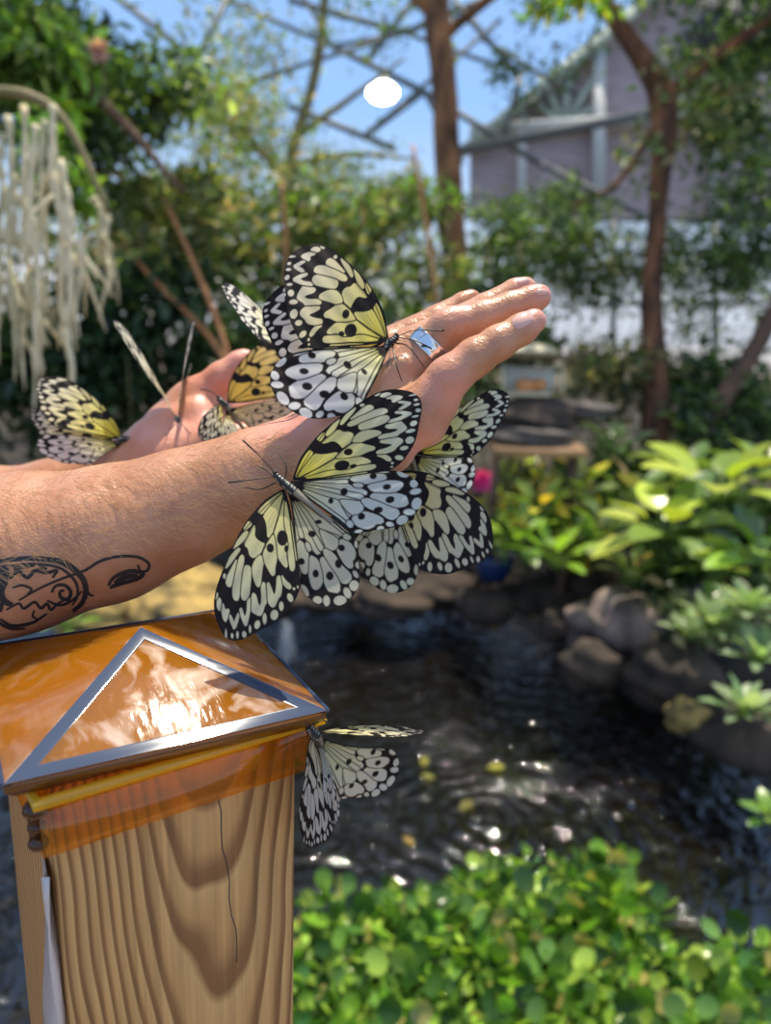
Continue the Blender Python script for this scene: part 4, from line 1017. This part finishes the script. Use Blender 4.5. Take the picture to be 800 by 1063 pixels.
for i, (x, y, d, rx, ry) in enumerate(((275, 622, 3.4, 40, 18), (345, 618, 3.5, 42, 16), (405, 625, 3.45, 38, 18), (455, 612, 3.6, 42, 18), (505, 628, 3.4, 34, 20), (560, 618, 3.5, 46, 18), (240, 600, 3.7, 50, 20), (620, 600, 3.5, 46, 20), (480, 590, 3.9, 46, 20), (390, 590, 3.9, 50, 20))):
    rock_px(x, y, d, rx, ry, dark, seed=10 + i, group=dg)
rr = [(650, 655, 2.95, 58, 40, 'largest lumpy dark brown rock on the right bank, catching light on top'), (612, 690, 2.75, 30, 26, 'dark boulder at the waterline left of the lumpy rock'), (700, 700, 2.7, 48, 34, 'dark rock below the lumpy one, toward the right edge'),
      (712, 744, 2.5, 22, 18, 'small tan stone at the waterline under the dark right rocks'), (770, 770, 2.45, 50, 30, 'dark rock under the pale leaved plants at the right edge'), (690, 620, 3.2, 46, 26, 'flat grey topped rock above the lumpy brown one'), (580, 650, 3.05, 26, 18, 'dark rock between the far edge and the right bank')]
for i, (x, y, d, rx, ry, lab) in enumerate(rr): rock_px(x, y, d, rx, ry, lab, seed=30 + i, material='moss_rock' if i == 3 else 'brown_rock' if i in (0, 5) else 'rock')

# low leafy shrubs filling the banks
for (px, py, d, rx, ry, n, ln, pal, lab) in (
    (535, 545, 3.3, 40, 38, 700, .05, YEL + MID, 'low yellow green shrub on the bank right of the dark edged butterfly'), (600, 555, 3.25, 45, 42, 800, .055, YEL[:2] + MID + BRIGHT, 'low mixed shrub with yellow leaves below the feeder plank'),
    (660, 500, 3.6, 50, 45, 800, .06, MID + DARK, 'mid green shrub at the foot of the forked trunk'), (690, 590, 3.1, 50, 38, 700, .06, DARK + MID, 'shaded low shrub under the broad leaves, above the lumpy rock'),
    (760, 560, 3.1, 60, 50, 900, .07, DARK + MID, 'dark low shrub between the sunlit broad leaves at the right edge'), (555, 500, 3.7, 50, 35, 700, .05, OLIVE + YEL + DARK, 'olive low shrub behind the pink flower'),
    (740, 640, 2.75, 60, 40, 700, .05, DARK + OLIVE, 'dark undergrowth behind the pale sage plants'), (450, 560, 3.9, 80, 40, 900, .06, DARK, 'dark low shrub on the far bank behind the butterflies')):
    shrub('low_shrub', lab, 'shrub', px, py, d, rx, ry, .18, n, ln, pal, 16, .5, stem=False, down=.3)
# broad-leaved plants
def rosette_mesh(n, ln, ratio, pal, lift=.5, stem=.5, cup=.1, rs=None, petiole=(.2, .3, .06)):
    b = MB(); a = np.arange(n) * 2.4 + rng.uniform(0, 6); el = np.linspace(lift + .5, lift - .35, n)
    d = np.stack([np.cos(a) * np.cos(el), np.sin(a) * np.cos(el), np.sin(el)], 1); base = d * (ln * stem)
    L_ = ln * rng.uniform(.75, 1.15, n)
    d2 = d.copy(); d2[:, 2] -= .25; nn = np.tile((0, 0, 1.), (n, 1)) + rng.normal(0, .15, (n, 3))
    # rounder blade: 5 cross rows
    rows = [(0, .05), (.15, .36), (.4, .5), (.65, .46), (.87, .26), (1, .02)]
    for i in range(n):
        D = d2[i] / np.linalg.norm(d2[i]); X = np.cross(D, nn[i]); X /= np.linalg.norm(X); N = np.cross(X, D); V = []
        for (t, w) in rows:
            for s in (-1, 0, 1): V.append(base[i] + D * L_[i] * t + X * s * w * L_[i] * ratio + N * (abs(s) * cup * w * L_[i] - .25 * L_[i] * t * t))
        q = [[r * 3 + j, r * 3 + j + 1, r * 3 + j + 4, r * 3 + j + 3] for r in range(5) for j in range(2)]
        c = pick(pal, 1, .2)[0]; b.add(V, f4=q, col=c)
        b.tube([(0, 0, 0), base[i] * .5 + (0, 0, ln * .04), base[i]], [ln * .03, ln * .025, ln * .02], 5, col=petiole, cap=False)
    return b
def plant(name, label, cat, px, py, d, ln, n, ratio, pal, lift=.5, stem=.6, group=None, material='glossleaf'):
    o = rosette_mesh(n, ln, ratio, pal, lift, stem).build(name, M[material]); o.location = tuple(at(px, py, d)); o.rotation_euler = (rng.uniform(-.1, .1) + .1, 0, rng.uniform(0, 6))
    return tag(o, label, cat, group)
YG = [(.42, .52, .07), (.52, .58, .10), (.28, .42, .08)]
PG = [(.30, .40, .22), (.38, .46, .28), (.22, .34, .16)]
for px, py, d, ln, n, pal, lab in (
    (745, 520, 3.0, .21, 14, YG, 'large yellow green broad leaved plant in full sun at the right edge'), (690, 560, 2.9, .19, 12, YG + MID, 'broad leaved plant with a drooping pale leaf left of the sunlit one'),
    (790, 590, 2.7, .17, 12, BRIGHT + DARK, 'dark green broad leaved plant low at the right edge'), (720, 500, 3.4, .17, 12, MID + YG, 'smaller broad leaved plant behind the sunlit one'),
    (655, 520, 3.3, .15, 12, MID + OLIVE, 'dull green broad leaved plant in front of the forked trunk'), (640, 470, 3.6, .14, 10, MID + DARK, 'shaded broad leaved plant at the foot of the forked trunk'),
    (790, 500, 3.3, .17, 12, YG, 'upright yellow green plant behind the right edge leaves'), (745, 600, 2.8, .13, 10, YG + DARK, 'low broad leaved plant over the flat grey rock')):
    plant('broadleaf_plant', lab, 'plant', px, py, d, ln, n, .55, pal)
for px, py, d, ln, n, pal, lab in (
    (560, 535, 3.2, .12, 14, YEL, 'yellow and orange leaved plant right of the pink flower'), (600, 520, 3.3, .13, 14, YEL + MID, 'yellow tipped plant below the feeder stand'),
    (535, 570, 3.1, .12, 14, BRIGHT + MID, 'fresh green leafy plant at the waterside below the pink flower'), (575, 590, 3.0, .14, 11, BRIGHT, 'bright green upright leaved plant on the far bank'),
    (625, 565, 3.1, .12, 14, MID + YEL[2:], 'mixed green plant on the bank above the lumpy rock'), (525, 510, 3.5, .11, 12, OLIVE + YEL[2:], 'olive yellow plant just behind the pink flower'),
    (655, 600, 2.95, .10, 10, YEL[2:] + OLIVE, 'small yellow leaved plant on top of the lumpy rock')):
    plant('leafy_plant', lab, 'plant', px, py, d, ln, n, .42, pal, lift=.7)
for px, py, d, ln, n, lab in ((735, 655, 2.45, .085, 20, 'pale sage leaved plant spilling over the right rocks, uppermost of its kind'), (775, 640, 2.4, .085, 20, 'pale sage leaved plant at the right edge beside the uppermost one'), (785, 690, 2.3, .08, 20, 'pale sage leaved plant midway down the right edge'),
                         (770, 745, 2.15, .075, 20, 'pale sage leaved plant hanging lowest, over the water'), (715, 665, 2.5, .07, 16, 'small pale sage plant nearest the lumpy rock')):
    plant('sage_plant', lab, 'plant', px, py, d, ln, n, .45, PG, lift=.8, stem=.5, material='leaf')
plant('leafy_plant', 'bright green sprig poking in low at the right edge over the water', 'plant', 800, 855, 1.9, .05, 12, .6, BRIGHT, lift=.7)
plant('leafy_plant', 'bright green tuft behind the forearm just left of the amber cap apex', 'plant', 70, 655, 2.6, .07, 12, .4, BRIGHT, lift=.8)

# floating water plants: rosettes with round spongy leaves
HY = [(.20, .40, .04), (.34, .50, .07), (.06, .15, .03), (.38, .56, .08), (.12, .24, .05), (.05, .12, .02)]
def hyacinth(n, ln):
    b = MB()
    for i in range(n):
        a = i * 2.4 + rng.uniform(-.3, .3); el = 1.25 - 1.0 * (i / n); hgt = ln * rng.uniform(.8, 1.5)
        d = np.array([math.cos(a) * math.cos(el), math.sin(a) * math.cos(el), math.sin(el)]); base = d * hgt
        D = d * np.array([1, 1, .5]); D[2] += .15; D /= np.linalg.norm(D); N = np.array([0, 0, 1.]) + rng.normal(0, .35, 3); N -= D * (N @ D); N /= np.linalg.norm(N); X = np.cross(D, N)
        R = ln * rng.uniform(.38, .6); V = [base + D * R]; m_ = 12
        for rr_, dz in ((.55, .0), (1, .16)):
            for j in range(m_):
                t = 2 * np.pi * j / m_; V.append(base + D * R + R * rr_ * (math.cos(t) * D * 1.02 + math.sin(t) * X * .95) + N * R * dz * rr_)
        f3 = [[0, 1 + j, 1 + (j + 1) % m_] for j in range(m_)]; f4 = [[1 + j, 1 + m_ + j, 1 + m_ + (j + 1) % m_, 1 + (j + 1) % m_] for j in range(m_)]
        c = pick(HY if rng.random() > .06 else [(.42, .36, .12)], 1, .3)[0]; b.add(V, f3, f4, col=c)
        b.tube([(0, 0, -.02), base * .5, base + D * R * .15], [ln * .05, ln * .1, ln * .05], 6, col=(.22, .4, .08), cap=False)
    return b
protos = [hyacinth(9 + i, .030 + .003 * i) for i in range(5)]
pm = []
for i, b in enumerate(protos):
    o = b.build('water_hyacinth', M['glossleaf']); pm.append(o)
edge_x = [300, 340, 380, 440, 480, 520, 570, 630, 670, 700, 740, 780, 830]; edge_y = [965, 945, 930, 930, 920, 900, 885, 900, 935, 985, 1010, 985, 975]
pts = []; tries = 0
while len(pts) < 250 and tries < 30000:
    tries += 1; px = rng.uniform(285, 840); py = rng.uniform(890, 1240)
    if py < np.interp(px, edge_x, edge_y) + 12: continue
    p = on_z(px, py)
    if p[1] < .72: continue
    if math.sin(p[0] * 21 + 1) * math.sin(p[1] * 17 + p[0] * 6) < .62 and all(np.hypot(*(p - q)[:2]) > .052 for q in pts): pts.append(p)
pts.sort(key=lambda p: -p[1]); used = set()
for i, p in enumerate(pts):
    j = i % 5
    if j not in used: o = pm[j]; used.add(j)
    else: o = pm[j].copy(); COL.objects.link(o)
    o.location = (p[0], p[1], .005); s = rng.uniform(.65, 1.45); o.scale = (s, s, s); o.rotation_euler = (rng.uniform(-.4, .4), rng.uniform(-.4, .4), rng.uniform(0, 6.28))
    tag(o, 'glossy round leaved green floating plant in the mat on the near water', 'water plant', 'floating plants in the near mat')
# floating fallen leaves
for i, (x, y, s, cc) in enumerate(((505, 797, .045, (.4, .4, .06)), (440, 795, .04, (.36, .34, .06)), (452, 808, .035, (.3, .3, .05)), (490, 830, .05, (.22, .2, .05)), (418, 868, .035, (.4, .28, .07)), (549, 664, .03, (.6, .33, .04)), (515, 652, .03, (.35, .28, .08)), (600, 668, .03, (.6, .2, .05)))):
    b = MB(); leaf_mb(b, np.zeros((1, 3)), np.array([[1., .2, 0]]), np.array([[0, 0, 1.]]), s * 1.4, s * .7, np.array([cc]), .05, .02); o = b.build('fallen_leaf', M['leaf']); p = on_z(x, y, .004); o.location = tuple(p); o.rotation_euler = (0, 0, i * 1.3)
    tag(o, ('yellow fallen leaf floating above the ripples', 'olive leaf floating left of the ripples, farther one', 'olive leaf floating left of the ripples, nearer one', 'dull stem-like leaf floating over the ripples', 'tan leaf floating close to the green mat', 'orange fallen leaf near the far bank of the pond', 'brown fallen leaf at the far waterline left of the orange one', 'reddish fallen leaf beside the right bank rocks')[i], 'leaf')
# little fountain jet behind the cap
b = MB(); c = on_z(297, 700)
for i in range(14):
    a = i * .45; e_ = np.array([math.cos(a) * .035 * rng.uniform(.3, 1), math.sin(a) * .03, 0]); top = rng.uniform(.12, .24)
    b.tube(curve_pts([c, c + e_ * .5 + (0, 0, top), c + e_ * 1.3 + (0, 0, top * .4)], 12), np.linspace(.005, .003, 12), 6)
o = b.build('fountain_jet', M['spray']); tag(o, 'faint thin fountain jet rising from the pond behind the amber cap', 'fountain')

# ------------------------------------------------------------------ feeder on its stand
fe = empty('butterfly_feeder', at(545, 412, 3.4), 'small cream framed lantern shaped feeder box right of the fingertips', 'feeder'); bpy.context.view_layer.update()
q = lambda x, y, d: at(x, y, d)
bx = MB(); bx.box(at(547, 408, 3.4), (.17, .13, .015)); bx.build('base', M['cream'], fe, False)
for sx2 in (522, 583):
    for dd_ in (3.35, 3.46):
        bx = MB(); bx.bar(at(sx2, 408, dd_), at(sx2, 377, dd_), .014); bx.build('corner_post', M['cream'], fe, False)
bx = MB(); c0 = at(552, 372, 3.4); a_ = .16; bx.add([c0 + (-a_, -.09, 0), c0 + (a_, -.09, 0), c0 + (a_, .09, 0), c0 + (-a_, .09, 0), c0 + (-.05, 0, .06), c0 + (.05, 0, .06)], f3=[[0, 3, 4], [1, 5, 2]], f4=[[0, 1, 5, 4], [2, 3, 4, 5], [0, 3, 2, 1]]); bx.build('roof', M['cream'], fe, False)
bx = MB(); bx.box(at(550, 393, 3.45), (.2, .012, .1)); bx.build('back_panel', M['white_paint'], fe, False)
bx = MB(); bx.ball(at(545, 400, 3.4), (.045, .04, .03)); bx.ball(at(560, 399, 3.39), (.03, .03, .025)); bx.build('fruit_slice', simple('orange_fruit', (.7, .3, .1), .5), fe)
c0 = at(548, 418, 3.4)
rock((c0[0], c0[1], c0[2] - .06), (.2, .16, .075), 'black hollow looking stone the cream feeder stands on', seed=61)
rock(tuple(at(545, 450, 3.35)), (.19, .14, .05), 'flat grey brown stone stacked above the plank', seed=62, material='smoke')
rock(tuple(at(600, 425, 3.5)), (.16, .12, .045), 'tilted grey slab right of the black stone', seed=63, material='smoke')
st = empty('feeder_stand', at(550, 520, 3.4), 'dark stand with an orange brown plank edge under the feeder stones', 'stand'); bpy.context.view_layer.update()
bx = MB(); bx.box(at(555, 463, 3.35), (.36, .3, .03)); bx.build('plank', M['plank'], st, False)
for x in (515, 595):
    for d in (3.25, 3.5):
        bx = MB(); p = at(x, 466, d); bx.bar(p, (p[0], p[1], .1), .035, up=(0, 1, 0)); bx.build('leg', M['darkbark'], st, False)
p_ = at(512, 590, 3.35); bl = MB(); bl.tube([(0, 0, 0), (0, 0, .04), (0, 0, .1), (0, 0, .11)], [.05, .07, .085, .08], 20); o = bl.build('plant_pot', M['blue_pot']); o.location = (p_[0], p_[1], p_[2] - .05); tag(o, 'blue glazed pot just showing behind the lowest dark edged wing', 'pot')

# ------------------------------------------------------------------ glasshouse frame, lamp, gabled building
b = MB(); D = 9.0
for (x0, y0, d0, x1, y1, d1) in ((190, -20, 9, 345, 48, 9), (345, 48, 9, 440, 95, 9), (440, 95, 9, 560, 170, 9), (560, 170, 9, 690, 235, 9), (120, 130, 9, 290, 75, 9), (290, 75, 9, 420, 34, 9), (420, 34, 9, 560, -25, 9),
                                 (345, 48, 9, 300, -30, 9), (380, 65, 9, 460, -40, 9), (345, 48, 9, 420, 34, 9), (300, 0, 9, 420, 34, 9), (420, 34, 9, 520, 70, 9), (380, 140, 9, 520, 20, 9), (240, -10, 9, 170, 130, 9), (380, 140, 9, 440, 95, 9),
                                 (300, 110, 9, 410, 155, 9), (540, 80, 9, 470, 0, 9), (540, 80, 9, 520, 150, 9), (200, 60, 9, 260, 170, 9), (100, -20, 9, 200, 60, 9), (440, 95, 9, 480, 170, 9), (500, 40, 9, 600, 100, 9)):
    b.tube([at(x0, y0, d0), at(x1, y1, d1)], .035 if rng.random() > .4 else .025, 8)
o = b.build('ceiling', M['steel']); tag(o, 'dark steel lattice of the glasshouse roof', None, kind='structure')
b = MB(); b.bar(at(470, 158, 8), at(720, 108, 8), .07, .09); o = b.build('trim_1', M['steel'], smooth=False); tag(o, 'dark horizontal steel beam', None, kind='structure')
b = MB()
for (x0, y0, x1, y1) in ((500, 228, 860, 228), (600, 316, 860, 312), (636, 228, 636, 400), (742, 228, 742, 400), (540, 228, 540, 400), (830, 228, 830, 400), (640, 262, 860, 262)): b.bar(at(x0, y0, 7.4), at(x1, y1, 7.4), .04)
o = b.build('trim_2', M['steel'], smooth=False); tag(o, 'dark glazing bars of the glasshouse side wall', None, kind='structure')
p0, p1, p2, p3 = at(530, 228, 7.5), at(900, 228, 7.5), at(900, 360, 7.5), at(530, 360, 7.5)
b = MB(); b.add([p0, p1, p2, p3], f4=[[0, 1, 2, 3]]); o = b.build('wall_right', M['panel'], smooth=False); tag(o, 'pale frosted panels of the glasshouse wall', None, kind='structure')
lp = empty('ceiling_lamp', at(397, 95, 7.0), 'round glowing white lamp hanging in the glasshouse roof', 'lamp'); bpy.context.view_layer.update()
c = at(397, 96, 7.0); b = MB(); b.ball(c, (.13, .13, .085), nu=24, nv=12); b.build('lamp_shade', M['lamp'], lp)
b = MB(); b.tube([c + (0, 0, .08), c + (0, 0, .13)], [.05, .03], 12); b.build('fitting', M['white_paint'], lp)
b = MB(); b.tube([c + (0, 0, .12), c + (0, 0, .6)], .008, 6); b.build('cord', M['steel'], lp)

bd = empty('gabled_building', at(620, 330, 11), 'gabled building with purple grey siding, white posts and a fan of slats', 'building'); bpy.context.view_layer.update()
def quadprism(b, pts, t=.1):
    A = [at(*p) for p in pts]; Bk = [a + np.array([0, t, 0]) for a in A]; n = len(A); b.add(A + Bk, f4=[[i, (i + 1) % n, n + (i + 1) % n, n + i] for i in range(n)])
    b.add(A, f4=[[0, 1, 2, 3]]) if n == 4 else b.add(A, f3=[[0, i, i + 1] for i in range(1, n - 1)])
    b.add(Bk, f3=[[0, i + 1, i] for i in range(1, n - 1)])
b = MB(); quadprism(b, [(488, 228, 11), (488, 148, 11), (650, 12, 11), (760, -60, 11), (900, 40, 11), (900, 228, 11)]); b.build('wall', M['siding'], bd, False)
for x, y0, y1, w in ((541, 115, 228, .11), (621, 52, 228, .15), (740, -30, 228, .13)):
    b = MB(); b.bar(at(x, y0, 10.85), at(x, y1, 10.85), w, up=(0, 1, 0)); b.build('post', M['white_paint'], bd, False)
for (x0, y0, x1, y1, w) in ((480, 158, 655, 14, .14), (655, 14, 760, -70, .14)):
    b = MB(); b.bar(at(x0, y0, 10.8), at(x1, y1, 10.8), .3, w); b.build('rafter', M['green_paint'], bd, False)
for (x1, y1) in ((560, 78), (590, 72), (618, 78), (545, 100), (626, 105)):
    b = MB(); b.bar(at(586, 130, 10.85), at(x1, y1, 10.85), .08); b.build('slat', M['green_paint'], bd, False)
b = MB(); b.bar(at(488, 136, 10.85), at(760, 118, 10.85), .14); b.build('beam', M['white_paint'], bd, False)
b = MB(); b.box(at(780, 40, 8.6), (1.3, .8, .45)); b.build('eave', M['roof_dark'], bd, False)
# ------------------------------------------------------------------ light, sky, camera
w = bpy.data.worlds.new('sky'); SC.world = w; w.use_nodes = True; nt = w.node_tree; nt.nodes.clear()
tc = nd(nt, 'ShaderNodeTexCoord'); sx3 = nd(nt, 'ShaderNodeSeparateXYZ'); L(nt, tc, 'Generated', sx3, 0)
r = ramp(nt, [(.0, (.22, .17, .12)), (.46, (.3, .25, .19)), (.485, (.85, .88, .95)), (.5, (.85, .90, 1.)), (.54, (.50, .66, .88)), (.60, (.30, .52, .90)), (.70, (.28, .46, .82)), (.87, (.27, .44, .80)), (.94, (.66, .66, .64)), (1., (.70, .68, .63))])
mm = math_(nt, 'ADD', math_(nt, 'MULTIPLY', sx3.outputs['Z'], vb=.5), vb=.5); nt.links.new(mm, r.inputs['Fac'])
bg = nd(nt, 'ShaderNodeBackground', Strength=1.15); L(nt, r, 'Color', bg, 'Color'); wo = nd(nt, 'ShaderNodeOutputWorld'); L(nt, bg, 0, wo, 'Surface')
sun = bpy.data.lights.new('sun', 'SUN'); sun.energy = 5.8; sun.angle = math.radians(1.0); sun.color = (1, .91, .76)
so = bpy.data.objects.new('sun', sun); COL.objects.link(so); so.location = (0, 2, 6)
nf = -ey * ap + np.array([0, 0, 1.]) * h2; nf /= np.linalg.norm(nf); dv = at(200, 770, 1.) - CAM; dv /= np.linalg.norm(dv)
sv = dv - 2 * (dv @ nf) * nf; print('SUNDIR', sv)
so.rotation_euler = Vector(sv).to_track_quat('Z', 'Y').to_euler()
cam = bpy.data.cameras.new('camera'); co = bpy.data.objects.new('camera', cam); COL.objects.link(co); SC.camera = co
cam.sensor_fit = 'VERTICAL'; cam.sensor_height = 36; cam.lens = F / 1063 * 36; cam.clip_start = .02; cam.clip_end = 200
from mathutils import Matrix
X_ = at(401, 531.5, F) - at(400, 531.5, F); Y_ = at(400, 530.5, F) - at(400, 531.5, F); Z_ = -(at(400, 531.5, 1) - CAM)
Mx = Matrix([[X_[i], Y_[i], Z_[i], CAM[i]] for i in range(3)] + [[0, 0, 0, 1]]); co.matrix_world = Mx
cam.dof.use_dof = True; cam.dof.focus_distance = .350; cam.dof.aperture_fstop = cam.lens / 4.1
vs = SC.view_settings; vs.view_transform = 'Standard'; vs.look = 'None'; vs.gamma = 1; vs.exposure = 0.08; vs.use_curve_mapping = False
try: SC.cycles.use_denoising = True
except Exception: pass
SC.cycles.max_bounces = 10; SC.cycles.transparent_max_bounces = 12; SC.cycles.sample_clamp_indirect = 6; SC.cycles.caustics_reflective = False
